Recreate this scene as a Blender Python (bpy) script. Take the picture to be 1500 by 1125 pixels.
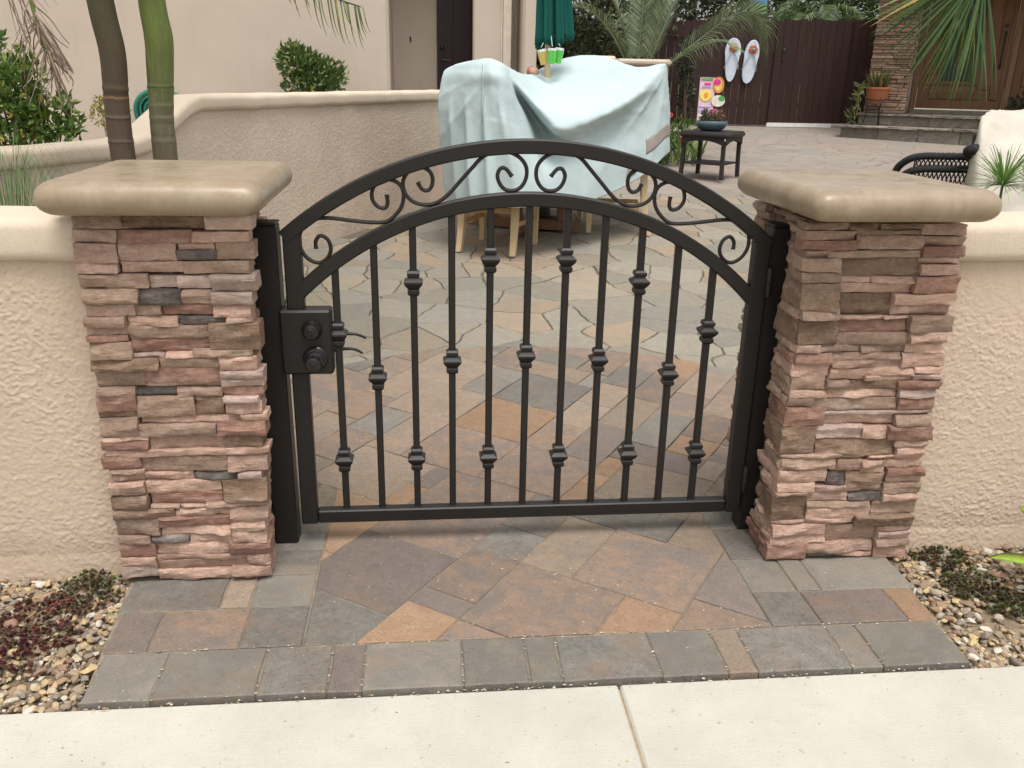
import bpy, bmesh, math, random
import numpy as np
from mathutils import Vector, Matrix, noise

for o in list(bpy.data.objects):
    bpy.data.objects.remove(o)
SC = bpy.context.scene
COL = SC.collection
PI = math.pi
R_ = math.radians

# ------------------------------------------------------------------ camera
def make_camera():
    f, cx, cy, cz = 1262.5, -0.2971, -2.529, 1.4477
    yaw, pit, rol = R_(5.7742), R_(19.7185), R_(-1.1732)
    sy, cyw, sp, cp = math.sin(yaw), math.cos(yaw), math.sin(pit), math.cos(pit)
    fw = Vector((sy*cp, cyw*cp, -sp))
    r = Vector((cyw, -sy, 0))
    d = fw.cross(r)
    c, s = math.cos(rol), math.sin(rol)
    r2 = c*r + s*d
    d2 = -s*r + c*d
    cam = bpy.data.cameras.new('camera')
    cam.sensor_width = 36
    cam.lens = f/1500*36
    cam.clip_start = 0.05
    cam.clip_end = 500
    o = bpy.data.objects.new('camera', cam)
    COL.objects.link(o)
    m = Matrix.Identity(4)
    for i in range(3):
        m[i][0] = r2[i]; m[i][1] = -d2[i]; m[i][2] = -fw[i]
    m[0][3], m[1][3], m[2][3] = cx, cy, cz
    o.matrix_world = m
    SC.camera = o
make_camera()

# ------------------------------------------------------------------ sky, sun, exposure (thin bright overcast)
SUN_EL, SUN_AZ = R_(70), R_(168)          # azimuth clockwise from +Y: high, behind the camera and a little to the right
W = bpy.data.worlds.new('World'); SC.world = W
W.use_nodes = True
nt = W.node_tree; nt.nodes.clear()
sky = nt.nodes.new('ShaderNodeTexSky'); sky.sky_type = 'NISHITA'; sky.sun_disc = False
sky.sun_elevation = SUN_EL; sky.sun_rotation = SUN_AZ
sky.air_density = 1.0; sky.dust_density = 4.0; sky.ozone_density = 1.0
hs = nt.nodes.new('ShaderNodeHueSaturation'); hs.inputs['Saturation'].default_value = 0.10   # cloud veil: nearly grey sky
bg = nt.nodes.new('ShaderNodeBackground'); bg.inputs['Strength'].default_value = 0.15
wo = nt.nodes.new('ShaderNodeOutputWorld')
nt.links.new(sky.outputs[0], hs.inputs['Color']); nt.links.new(hs.outputs[0], bg.inputs['Color']); nt.links.new(bg.outputs[0], wo.inputs[0])
sd = bpy.data.lights.new('sun', 'SUN'); sd.energy = 1.5; sd.angle = R_(28); sd.color = (1.0, 0.965, 0.91)
so = bpy.data.objects.new('sun', sd); COL.objects.link(so)
sdir = Vector((math.sin(SUN_AZ)*math.cos(SUN_EL), math.cos(SUN_AZ)*math.cos(SUN_EL), math.sin(SUN_EL)))
so.rotation_euler = sdir.to_track_quat('Z', 'Y').to_euler(); so.location = (0, 0, 20)
SC.view_settings.view_transform = 'Standard'; SC.view_settings.look = 'None'
SC.view_settings.gamma = 1; SC.view_settings.use_curve_mapping = False
SC.view_settings.exposure = 0.55
SC.render.engine = 'CYCLES'

# ------------------------------------------------------------------ measured shapes (metres)
SCROLL_A=[(-0.62,0.963),(-0.62,0.985),(-0.606,1.001),(-0.586,0.99),(-0.578,0.964),(-0.586,0.94),(-0.605,0.924),(-0.628,0.924),(-0.653,0.943),(-0.666,0.974),(-0.662,1.011),(-0.642,1.037),(-0.611,1.05),(-0.57,1.051),(-0.519,1.045),(-0.467,1.04),(-0.42,1.041),(-0.394,1.057),(-0.372,1.085),(-0.365,1.116),(-0.371,1.142),(-0.391,1.158),(-0.416,1.161),(-0.44,1.151),(-0.453,1.131),(-0.454,1.105),(-0.439,1.085),(-0.419,1.081),(-0.411,1.095),(-0.413,1.119)]
SCROLL_B=[(-0.324,1.155),(-0.314,1.137),(-0.298,1.131),(-0.285,1.143),(-0.282,1.168),(-0.293,1.188),(-0.318,1.197),(-0.344,1.188),(-0.362,1.167),(-0.366,1.142),(-0.356,1.116),(-0.335,1.098),(-0.304,1.091),(-0.273,1.096),(-0.241,1.117),(-0.205,1.156),(-0.168,1.197),(-0.137,1.228),(-0.101,1.242),(-0.065,1.241),(-0.033,1.226),(-0.014,1.201),(-0.013,1.17),(-0.026,1.145),(-0.047,1.133),(-0.073,1.136),(-0.09,1.154),(-0.096,1.177),(-0.087,1.195),(-0.072,1.194),(-0.054,1.173)]
STONES_L=[(-1.197,-1.085,1.054,1.091,'T'),(-1.086,-0.873,1.053,1.089,'B'),(-0.873,-0.754,1.052,1.09,'L'),(-1.199,-1.1,1.02,1.051,'P'),(-1.099,-0.913,1.016,1.052,'R'),(-0.912,-0.767,1.02,1.048,'P'),(-1.203,-1.101,0.967,1.017,'P'),(-1.099,-0.956,0.97,1.017,'P'),(-0.952,-0.857,0.999,1.019,'P'),(-0.955,-0.853,0.972,0.999,'D'),(-0.854,-0.755,0.974,1.02,'T'),(-1.2,-1.104,0.939,0.966,'P'),(-1.1,-0.941,0.939,0.969,'P'),(-0.94,-0.769,0.937,0.97,'T'),(-1.199,-1.035,0.899,0.937,'T'),(-1.034,-0.963,0.896,0.93,'L'),(-0.964,-0.875,0.894,0.93,'L'),(-0.873,-0.753,0.891,0.936,'L'),(-1.197,-1.064,0.855,0.898,'T'),(-1.065,-0.955,0.85,0.893,'D'),(-0.954,-0.877,0.854,0.891,'T'),(-0.877,-0.768,0.852,0.888,'L'),(-1.202,-1.079,0.822,0.853,'P'),(-1.082,-1.011,0.822,0.851,'T'),(-1.01,-0.878,0.821,0.854,'R'),(-0.877,-0.776,0.816,0.85,'P'),(-1.207,-1.104,0.793,0.82,'T'),(-1.104,-0.972,0.79,0.819,'P'),(-0.971,-0.843,0.793,0.818,'D'),(-0.842,-0.775,0.802,0.817,'P'),(-1.21,-1.106,0.77,0.791,'T'),(-1.211,-1.105,0.751,0.769,'R'),(-1.104,-0.893,0.757,0.793,'T'),(-0.893,-0.757,0.725,0.8,'B'),(-1.192,-1.099,0.702,0.749,'T'),(-1.1,-0.893,0.715,0.757,'R'),(-1.101,-1.015,0.704,0.715,'L'),(-1.014,-0.939,0.705,0.718,'P'),(-0.941,-0.78,0.706,0.725,'T'),(-1.199,-1.034,0.669,0.702,'B'),(-1.032,-0.873,0.673,0.706,'T'),(-0.871,-0.771,0.665,0.707,'P'),(-1.199,-1.079,0.621,0.67,'T'),(-1.081,-0.873,0.632,0.673,'R'),(-1.079,-0.875,0.617,0.632,'P'),(-0.872,-0.757,0.642,0.665,'L'),(-0.874,-0.759,0.616,0.64,'L'),(-1.2,-1.107,0.599,0.619,'T'),(-1.106,-0.999,0.589,0.615,'D'),(-0.998,-0.874,0.587,0.615,'P'),(-0.872,-0.761,0.593,0.615,'R'),(-1.213,-1.107,0.546,0.599,'R'),(-1.107,-0.952,0.53,0.588,'T'),(-0.951,-0.872,0.534,0.587,'B'),(-0.87,-0.774,0.573,0.59,'L'),(-0.868,-0.768,0.538,0.573,'P'),(-1.209,-1.103,0.53,0.546,'B'),(-1.212,-1.108,0.475,0.529,'T'),(-1.105,-0.827,0.509,0.53,'P'),(-0.826,-0.756,0.515,0.536,'P'),(-1.109,-0.9,0.471,0.507,'T'),(-0.899,-0.761,0.473,0.515,'R'),(-1.208,-1.087,0.459,0.474,'P'),(-1.217,-1.089,0.432,0.459,'R'),(-1.087,-0.878,0.43,0.471,'P'),(-0.878,-0.773,0.433,0.471,'B'),(-1.21,-0.878,0.409,0.43,'P'),(-0.878,-0.758,0.412,0.433,'P'),(-1.221,-1.118,0.373,0.411,'R'),(-1.119,-0.876,0.358,0.408,'T'),(-0.875,-0.766,0.364,0.41,'P'),(-1.203,-1.11,0.358,0.372,'T'),(-1.204,-1.113,0.333,0.356,'T'),(-1.111,-0.979,0.332,0.358,'P'),(-0.979,-0.853,0.33,0.355,'D'),(-0.851,-0.784,0.336,0.36,'L'),(-1.202,-1.114,0.298,0.332,'P'),(-1.113,-0.903,0.291,0.331,'P'),(-0.899,-0.773,0.26,0.334,'B'),(-1.209,-1.113,0.288,0.298,'T'),(-1.213,-1.111,0.247,0.288,'B'),(-1.105,-0.902,0.251,0.291,'R'),(-1.108,-1.026,0.242,0.253,'P'),(-1.026,-0.952,0.242,0.251,'P'),(-0.951,-0.777,0.242,0.259,'P'),(-1.212,-1.044,0.212,0.244,'T'),(-1.041,-0.887,0.215,0.241,'P'),(-0.886,-0.779,0.192,0.241,'P'),(-1.213,-1.091,0.157,0.211,'T'),(-1.091,-0.886,0.179,0.215,'R'),(-1.088,-0.887,0.154,0.179,'P'),(-0.885,-0.788,0.162,0.192,'P'),(-1.212,-1.119,0.134,0.158,'T'),(-1.118,-1.01,0.129,0.155,'D'),(-1.01,-0.887,0.125,0.152,'P'),(-0.885,-0.785,0.125,0.162,'P'),(-1.212,-1.109,0.085,0.133,'R'),(-1.109,-0.898,0.088,0.127,'P'),(-0.896,-0.776,0.084,0.125,'R'),(-1.213,-1.111,0.056,0.082,'P'),(-1.109,-0.85,0.07,0.087,'P'),(-1.112,-0.849,0.036,0.07,'T'),(-0.847,-0.779,0.044,0.083,'P'),(-1.211,-1.112,0.019,0.054,'L'),(-1.113,-0.897,0.003,0.037,'P'),(-0.895,-0.781,0.013,0.045,'P')]
STONES_R=[(0.749,0.875,1.057,1.078,'T'),(0.878,0.968,1.057,1.075,'B'),(0.97,1.093,1.06,1.076,'B'),(0.881,1.096,1.042,1.057,'T'),(1.095,1.225,1.043,1.075,'P'),(0.748,0.9,1.028,1.055,'P'),(0.749,0.905,1.001,1.028,'R'),(0.907,1.11,1.002,1.041,'P'),(1.109,1.204,1.013,1.04,'P'),(1.109,1.22,0.979,1.012,'R'),(0.762,0.828,0.979,0.999,'T'),(0.826,1.107,0.979,0.999,'T'),(0.751,0.865,0.941,0.978,'T'),(0.866,1.108,0.925,0.978,'B'),(1.106,1.203,0.961,0.978,'P'),(1.108,1.21,0.928,0.959,'P'),(0.756,0.874,0.909,0.939,'T'),(0.874,0.968,0.906,0.924,'P'),(0.968,1.093,0.906,0.924,'P'),(1.094,1.233,0.876,0.925,'R'),(0.762,0.875,0.828,0.906,'B'),(0.872,1.095,0.874,0.905,'P'),(0.877,1.042,0.809,0.873,'B'),(1.043,1.213,0.843,0.874,'P'),(1.044,1.201,0.808,0.842,'P'),(0.768,0.882,0.799,0.827,'T'),(0.886,1.023,0.798,0.808,'P'),(1.023,1.105,0.798,0.807,'P'),(0.77,0.888,0.723,0.797,'B'),(0.887,1.103,0.759,0.797,'R'),(1.105,1.232,0.761,0.807,'T'),(0.893,1.109,0.72,0.758,'T'),(1.109,1.213,0.727,0.759,'P'),(0.773,0.841,0.698,0.722,'P'),(0.842,0.972,0.697,0.72,'T'),(0.972,1.11,0.694,0.718,'T'),(1.109,1.202,0.693,0.727,'P'),(0.773,0.884,0.661,0.697,'R'),(0.885,1.099,0.671,0.694,'T'),(0.886,1.1,0.648,0.671,'P'),(1.1,1.216,0.651,0.692,'P'),(0.776,0.881,0.625,0.66,'P'),(0.885,0.995,0.61,0.647,'P'),(0.995,1.145,0.623,0.65,'P'),(0.998,1.15,0.606,0.623,'P'),(1.145,1.219,0.63,0.649,'P'),(1.149,1.22,0.606,0.628,'L'),(0.778,0.876,0.582,0.625,'T'),(0.877,0.947,0.581,0.609,'T'),(0.948,1.1,0.579,0.607,'B'),(1.1,1.219,0.578,0.606,'R'),(0.776,0.885,0.557,0.581,'P'),(0.888,1.107,0.553,0.578,'P'),(1.11,1.214,0.552,0.577,'L'),(0.779,0.844,0.527,0.556,'T'),(0.845,1.113,0.512,0.552,'T'),(1.116,1.231,0.512,0.55,'R'),(0.78,0.892,0.463,0.526,'R'),(0.894,1.116,0.465,0.499,'P'),(0.852,1.21,0.498,0.51,'L'),(1.116,1.221,0.461,0.494,'T'),(0.874,1.018,0.42,0.464,'L'),(1.018,1.097,0.419,0.459,'P'),(1.097,1.223,0.415,0.459,'R'),(0.785,0.874,0.371,0.461,'B'),(0.877,1.129,0.363,0.418,'B'),(1.126,1.209,0.391,0.413,'T'),(1.135,1.216,0.349,0.389,'P'),(0.788,0.962,0.355,0.368,'P'),(0.962,1.052,0.35,0.362,'P'),(1.052,1.135,0.348,0.36,'P'),(0.785,0.949,0.317,0.353,'T'),(0.951,1.032,0.31,0.348,'P'),(1.032,1.108,0.304,0.344,'P'),(1.11,1.206,0.32,0.346,'P'),(1.115,1.209,0.295,0.318,'R'),(0.788,0.925,0.273,0.315,'P'),(0.927,0.987,0.26,0.31,'D'),(0.99,1.111,0.239,0.304,'B'),(1.119,1.212,0.268,0.293,'P'),(0.894,0.992,0.239,0.26,'P'),(1.116,1.215,0.23,0.266,'T'),(0.789,0.892,0.242,0.272,'P'),(0.787,0.871,0.228,0.241,'P'),(0.876,1.005,0.208,0.238,'P'),(1.007,1.117,0.203,0.236,'D'),(1.119,1.211,0.203,0.228,'P'),(0.792,0.875,0.141,0.227,'B'),(0.876,1.082,0.185,0.205,'T'),(0.881,1.087,0.145,0.184,'P'),(1.091,1.208,0.155,0.202,'T'),(0.795,0.877,0.128,0.14,'P'),(0.879,1.038,0.122,0.145,'P'),(1.038,1.209,0.119,0.154,'B'),(0.785,0.947,0.092,0.126,'P'),(0.951,1.121,0.058,0.118,'T'),(1.118,1.221,0.096,0.116,'P'),(1.122,1.222,0.07,0.095,'L'),(0.779,0.952,0.062,0.091,'P'),(0.762,0.896,0.008,0.062,'R'),(0.896,1.115,0.024,0.058,'P'),(0.9,1.019,0.005,0.024,'D'),(1.021,1.12,0.001,0.02,'P'),(1.122,1.226,-0.005,0.043,'P'),(1.117,1.22,0.044,0.069,'T')]
ARC=(0.157,0.197,1.732)
COVER=[[(-0.129,4.3,0.505),(-0.159,4.28,0.746),(-0.194,4.25,1.05),(-0.208,4.25,1.196),(-0.191,4.27,1.341),(-0.164,4.31,1.447),(-0.119,4.475,1.487),(-0.139,5.0,1.437),(-0.109,5.32,1.357),(-0.099,5.45,0.937),(-0.089,5.5,0.62)],[(-0.062,4.08,0.515),(-0.082,4.08,0.767),(-0.101,4.08,1.061),(-0.106,4.08,1.204),(-0.09,4.1,1.346),(-0.073,4.15,1.472),(-0.041,4.34,1.512),(0.039,5.3,1.392),(0.069,5.62,1.312),(0.079,5.75,0.892),(0.089,5.8,0.62)],[(0.023,3.91,0.525),(0.003,3.93,0.783),(-0.007,3.95,1.07),(-0.007,3.95,1.211),(0.003,3.96,1.35),(0.014,3.99,1.464),(0.054,4.215,1.536),(0.134,5.3,1.416),(0.164,5.62,1.336),(0.174,5.75,0.916),(0.184,5.8,0.62)],[(0.107,3.8,0.541),(0.106,3.82,0.796),(0.105,3.85,1.077),(0.105,3.86,1.216),(0.105,3.88,1.353),(0.11,3.9,1.471),(0.135,4.15,1.546),(0.215,5.3,1.426),(0.245,5.62,1.346),(0.255,5.75,0.926),(0.265,5.8,0.62)],[(0.252,3.75,0.544),(0.228,3.75,0.804),(0.197,3.78,1.083),(0.188,3.8,1.219),(0.178,3.82,1.355),(0.169,3.85,1.472),(0.188,4.125,1.542),(0.268,5.3,1.422),(0.298,5.62,1.342),(0.308,5.75,0.922),(0.318,5.8,0.62)],[(0.422,3.76,0.544),(0.399,3.79,0.802),(0.359,3.83,1.035),(0.319,3.86,1.196),(0.282,3.86,1.334),(0.248,3.88,1.455),(0.256,4.155,1.516),(0.336,5.3,1.396),(0.366,5.62,1.316),(0.376,5.75,0.896),(0.386,5.8,0.62)],[(0.578,3.88,0.532),(0.579,3.95,0.787),(0.583,4.22,0.962),(0.533,4.28,1.108),(0.432,4.2,1.257),(0.331,4.03,1.41),(0.375,4.5,1.477),(0.455,5.3,1.357),(0.485,5.62,1.277),(0.495,5.75,0.857),(0.505,5.8,0.62)],[(0.751,4.0,0.531),(0.777,4.07,0.776),(0.771,4.18,0.957),(0.705,4.1,1.022),(0.622,3.9,1.1),(0.558,4.1,1.262),(0.61,4.85,1.404),(0.735,5.45,1.509),(0.765,5.77,1.429),(0.775,5.9,1.009),(0.785,5.95,0.62)],[(0.902,4.12,0.531),(0.926,4.17,0.767),(0.944,4.27,0.973),(0.905,4.22,1.047),(0.827,4.0,1.127),(0.818,4.3,1.285),(0.756,4.92,1.385),(0.943,5.45,1.592),(0.973,5.77,1.512),(0.983,5.9,1.092),(0.993,5.95,0.62)],[(1.123,4.3,0.571),(1.143,4.33,0.805),(1.156,4.4,1.008),(1.14,4.38,1.122),(1.082,4.2,1.204),(1.088,4.48,1.336),(1.077,4.95,1.444),(1.233,5.45,1.609),(1.263,5.77,1.529),(1.273,5.9,1.109),(1.283,5.95,0.62)],[(1.306,4.4,0.64),(1.324,4.42,0.852),(1.323,4.45,1.059),(1.309,4.43,1.198),(1.269,4.33,1.292),(1.29,4.55,1.389),(1.321,4.85,1.507),(1.456,5.45,1.551),(1.486,5.77,1.471),(1.496,5.9,1.051),(1.506,5.95,0.62)],[(1.496,4.52,0.737),(1.496,4.53,0.924),(1.469,4.53,1.135),(1.455,4.52,1.29),(1.439,4.48,1.377),(1.439,4.55,1.458),(1.467,4.75,1.52),(1.547,5.3,1.49),(1.577,5.62,1.41),(1.587,5.75,0.99),(1.597,5.8,0.62)],[(1.658,4.65,0.846),(1.652,4.66,1.024),(1.637,4.66,1.21),(1.624,4.66,1.368),(1.611,4.66,1.461),(1.603,4.67,1.522),(1.603,4.74,1.548),(1.683,5.3,1.518),(1.713,5.62,1.438),(1.723,5.75,1.018),(1.733,5.8,0.62)],[(1.795,5.05,0.847),(1.782,5.05,1.001),(1.76,5.05,1.198),(1.74,5.05,1.363),(1.726,5.05,1.461),(1.716,5.05,1.521),(1.697,5.05,1.537),(1.727,5.4,1.487),(1.757,5.72,1.407),(1.767,5.85,0.987),(1.777,5.9,0.62)]]

SLOPE, Y0 = 0.045, 0.6
def S(y): return SLOPE*max(0.0, min(y, 16.0)-Y0)

# ------------------------------------------------------------------ materials
def srgb(r, g, b):
    f = lambda c: ((c/255+0.055)/1.055)**2.4 if c/255 > 0.04045 else c/255/12.92
    return (f(r), f(g), f(b), 1)

class NT:
    def __init__(s, name):
        s.m = bpy.data.materials.new(name); s.m.use_nodes = True
        s.t = s.m.node_tree; s.n = s.t.nodes; s.n.clear()
        s.out = s.n.new('ShaderNodeOutputMaterial')
        s.p = s.n.new('ShaderNodeBsdfPrincipled')
        s.t.links.new(s.p.outputs[0], s.out.inputs[0])
        s.tc = None
    def L(s, a, b): s.t.links.new(a, b)
    def node(s, ty, **kw):
        n = s.n.new(ty)
        for k, v in kw.items(): setattr(n, k, v)
        return n
    def coord(s, rnd=True, scale=(1, 1, 1)):
        tc = s.node('ShaderNodeTexCoord')
        mp = s.node('ShaderNodeMapping'); mp.inputs['Scale'].default_value = scale
        s.L(tc.outputs['Object'], mp.inputs['Vector'])
        if rnd:
            oi = s.node('ShaderNodeObjectInfo')
            mu = s.node('ShaderNodeMath', operation='MULTIPLY'); mu.inputs[1].default_value = 37.0
            s.L(oi.outputs['Random'], mu.inputs[0])
            s.L(mu.outputs[0], mp.inputs['Location'])
        return mp.outputs[0]
    def noise(s, vec, scale, detail=4, rough=0.55, dist=0.0):
        n = s.node('ShaderNodeTexNoise'); n.inputs['Scale'].default_value = scale
        n.inputs['Detail'].default_value = detail; n.inputs['Roughness'].default_value = rough
        n.inputs['Distortion'].default_value = dist
        s.L(vec, n.inputs['Vector']); return n.outputs['Fac']
    def voro(s, vec, scale, feature='F1', out='Distance'):
        n = s.node('ShaderNodeTexVoronoi', feature=feature); n.inputs['Scale'].default_value = scale
        s.L(vec, n.inputs['Vector']); return n.outputs[out]
    def ramp(s, fac, stops, interp='LINEAR'):
        n = s.node('ShaderNodeValToRGB'); cr = n.color_ramp; cr.interpolation = interp
        while len(cr.elements) < len(stops): cr.elements.new(0.5)
        for e, (p, c) in zip(cr.elements, stops): e.position = p; e.color = c
        s.L(fac, n.inputs[0]); return n.outputs[0]
    def mix(s, fac, a, b, blend='MIX'):
        n = s.node('ShaderNodeMix', data_type='RGBA', blend_type=blend)
        if isinstance(fac, (int, float)): n.inputs[0].default_value = fac
        else: s.L(fac, n.inputs[0])
        for i, v in ((6, a), (7, b)):
            if isinstance(v, tuple): n.inputs[i].default_value = v
            else: s.L(v, n.inputs[i])
        return n.outputs[2]
    def maprange(s, v, a, b, c, d):
        n = s.node('ShaderNodeMapRange'); s.L(v, n.inputs[0])
        for i, x in enumerate((a, b, c, d)): n.inputs[i+1].default_value = x
        return n.outputs[0]
    def math(s, op, a, b):
        n = s.node('ShaderNodeMath', operation=op)
        for i, v in ((0, a), (1, b)):
            if isinstance(v, (int, float)): n.inputs[i].default_value = v
            else: s.L(v, n.inputs[i])
        return n.outputs[0]
    def objrand(s, col, lo, hi):
        oi = s.node('ShaderNodeObjectInfo')
        v = s.maprange(oi.outputs['Random'], 0, 1, lo, hi)
        h = s.node('ShaderNodeHueSaturation'); s.L(v, h.inputs['Value']); s.L(col, h.inputs['Color'])
        return h.outputs[0]
    def col(s, c):
        if isinstance(c, tuple): s.p.inputs['Base Color'].default_value = c
        else: s.L(c, s.p.inputs['Base Color'])
    def bump(s, h, strength=0.3, dist=0.01, prev=None):
        n = s.node('ShaderNodeBump'); n.inputs['Strength'].default_value = strength; n.inputs['Distance'].default_value = dist
        s.L(h, n.inputs['Height'])
        if prev is not None: s.L(prev, n.inputs['Normal'])
        s.L(n.outputs[0], s.p.inputs['Normal']); return n.outputs[0]
    def rough(s, v, spec=0.5):
        if isinstance(v, (int, float)): s.p.inputs['Roughness'].default_value = v
        else: s.L(v, s.p.inputs['Roughness'])
        s.p.inputs['Specular IOR Level'].default_value = spec
    def translucent(s, fac):
        tr = s.node('ShaderNodeBsdfTranslucent'); mx = s.node('ShaderNodeMixShader'); mx.inputs[0].default_value = fac
        src = s.p.inputs['Base Color']
        if src.links: s.L(src.links[0].from_socket, tr.inputs['Color'])
        else: tr.inputs['Color'].default_value = src.default_value
        s.L(s.p.outputs[0], mx.inputs[1]); s.L(tr.outputs[0], mx.inputs[2]); s.L(mx.outputs[0], s.out.inputs[0])

def sc(c, k): return (c[0]*k, c[1]*k, c[2]*k, 1)

def mat_mottle(name, c, var=0.25, scale=8, rough=0.8, bump=0.2, bscale=60, objr=(0.85, 1.15), second=None, spec=0.3, bdist=0.004):
    t = NT(name); v = t.coord()
    a = t.ramp(t.noise(v, scale, 5, 0.6), [(0.25, sc(c, 1-var)), (0.75, sc(c, 1+var))])
    if second: a = t.mix(t.maprange(t.noise(v, scale*0.45, 3), 0.45, 0.65, 0, 1), a, second)
    t.col(t.objrand(a, *objr)); t.rough(rough, spec)
    if bump: t.bump(t.noise(v, bscale, 5, 0.65), bump, bdist)
    return t.m

def mat_stone(name, c, c2):
    t = NT(name); v = t.coord(); vs = t.coord(True, (1, 1, 3.2))
    a = t.ramp(t.noise(v, 14, 5, 0.62), [(0.3, c), (0.7, c2)])
    a = t.mix(t.maprange(t.noise(v, 6, 4, 0.6, 0.7), 0.5, 0.68, 0, 0.55), a, (c[0]*0.74, c[1]*0.62, c[2]*0.52, 1))
    a = t.mix(t.maprange(t.noise(v, 5, 3, 0.6, 0.4), 0.55, 0.72, 0, 0.5), a, (0.60, 0.46, 0.34, 1))
    a = t.mix(t.maprange(t.noise(v, 55, 4, 0.7), 0.35, 0.75, 0, 1), sc(c, 0.82), a)
    lt = t.mix(0.5, a, (0.76, 0.63, 0.54, 1))
    a = t.mix(t.maprange(t.noise(vs, 9, 3), 0.58, 0.72, 0, 0.55), a, lt)
    a = t.mix(t.maprange(t.noise(v, 240, 3, 0.7), 0.56, 0.70, 0, 0.55), a, sc(c, 0.5))
    a = t.mix(t.maprange(t.noise(v, 170, 3, 0.7), 0.60, 0.72, 0, 0.4), a, lt)
    t.col(t.objrand(a, 0.76, 1.14)); t.rough(0.9, 0.2)
    b = t.bump(t.noise(vs, 38, 8, 0.72), 0.9, 0.014)
    b = t.bump(t.maprange(t.noise(vs, 22, 4, 0.6, 0.8), 0.45, 0.52, 0, 1), 0.5, 0.006, b)
    t.bump(t.noise(v, 200, 5, 0.75), 0.6, 0.004, b)
    return t.m

def mat_paver(name, tones, scale=5, rust=0.45):
    t = NT(name); v = t.coord(True)
    st = [(0.34+0.32*i/(len(tones)-1), c) for i, c in enumerate(tones)]
    a = t.ramp(t.noise(v, scale, 9, 0.66, 0.5), st)
    a = t.mix(t.maprange(t.noise(v, 22, 6, 0.75), 0.35, 0.65, 0.0, 0.6), a, sc(tones[0], 0.70))
    a = t.mix(t.maprange(t.noise(v, 60, 6, 0.8), 0.45, 0.62, 0.0, 0.35), a, sc(tones[1], 1.25))
    a = t.mix(t.maprange(t.noise(v, 170, 3, 0.6), 0.58, 0.68, 0, 0.75), a, sc(tones[0], 0.40))     # pits
    a = t.mix(t.maprange(t.noise(v, 120, 2, 0.5), 0.735, 0.76, 0, 0.9), a, (0.66, 0.62, 0.54, 1))    # pale grit
    a = t.mix(t.maprange(t.noise(v, 7, 5, 0.7, 0.8), 0.52, 0.70, 0, rust), a, (0.27, 0.165, 0.095, 1))
    a = t.mix(t.maprange(t.noise(v, 320, 4, 0.8), 0.40, 0.60, 0.45, 0), a, sc(tones[0], 0.55))
    t.col(t.objrand(a, 0.86, 1.14)); t.rough(0.75, 0.35)
    b = t.bump(t.noise(v, 26, 6, 0.65), 0.5, 0.009)
    t.bump(t.noise(v, 190, 4, 0.7), 0.4, 0.003, b)
    return t.m

def mat_stucco(name, c, coarse=True, mott=0.06, fl=14.0):
    t = NT(name); v = t.coord(False)
    a = t.ramp(t.noise(v, 2.2, 5, 0.6), [(0.3, sc(c, 1-mott)), (0.7, sc(c, 1+mott))])
    a = t.mix(t.maprange(t.noise(v, 30, 4), 0.35, 0.65, 0, 0.35), a, sc(c, 0.9))
    a = t.mix(t.maprange(t.noise(v, 160, 3, 0.7), 0.56, 0.68, 0, 0.35), a, sc(c, 0.7))
    vz = t.coord(False, (1, 1, 0.16))
    a = t.mix(t.maprange(t.noise(vz, 7, 5, 0.65), 0.55, 0.75, 0, 0.22), a, sc(c, 0.72))
    if coarse:
        tc = t.node('ShaderNodeTexCoord'); sx = t.node('ShaderNodeSeparateXYZ'); t.L(tc.outputs['Object'], sx.inputs[0])
        zz = t.math('ADD', sx.outputs[2], t.maprange(t.noise(v, 11, 4), 0, 1, -0.07, 0.07))
        a = t.mix(t.maprange(zz, 0.02, 0.14, 0.45, 0), a, (0.30, 0.225, 0.155, 1))      # soil splash
    t.col(a); t.rough(0.92, 0.15)
    if coarse == 'mesh':
        t.bump(t.noise(v, 170, 5, 0.75), 0.5, 0.003)
    elif coarse:
        n = t.noise(v, fl, 5, 0.62, 0.35)
        h = t.maprange(n, 0.44, 0.60, 0, 1)
        h2 = t.maprange(t.noise(v, fl*2.3, 4, 0.6, 0.5), 0.47, 0.58, 0, 1)
        g = t.noise(v, 120, 4, 0.65)
        b = t.bump(h, 0.5, 0.006)
        b = t.bump(h2, 0.35, 0.003, b)
        t.bump(g, 0.6, 0.0025, b)
    else:
        t.bump(t.noise(v, 150, 4, 0.7), 0.5, 0.004)
    return t.m

def mat_plain(name, c, rough=0.5, spec=0.5, metal=0.0, bump=0, bscale=200):
    t = NT(name); v = t.coord()
    t.col(t.ramp(t.noise(v, 12, 4), [(0.3, sc(c, 0.9)), (0.7, sc(c, 1.1))])); t.rough(rough, spec); t.p.inputs['Metallic'].default_value = metal
    if bump: t.bump(t.noise(v, bscale, 3), bump, 0.001)
    return t.m

def mat_leaf(name, stops, trans=0.25, rough=0.5):
    t = NT(name)
    at = t.node('ShaderNodeAttribute', attribute_name='tone')
    v = t.coord(False)
    a = t.ramp(at.outputs['Fac'], stops)
    a = t.mix(t.maprange(t.noise(v, 40, 3), 0.35, 0.65, 0, 0.4), a, sc(stops[0][1], 0.8))
    t.col(a); t.rough(rough, 0.4)
    if trans: t.translucent(trans)
    return t.m

def mat_wood(name, c, c2, scale=(30, 30, 2.5), rough=0.6):
    t = NT(name); v = t.coord(True, scale)
    a = t.ramp(t.noise(v, 1.6, 6, 0.65, 0.8), [(0.3, c), (0.7, c2)])
    t.col(t.objrand(a, 0.88, 1.12)); t.rough(rough, 0.35); t.bump(t.noise(v, 3, 4), 0.25, 0.003); return t.m

M = {}
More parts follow.
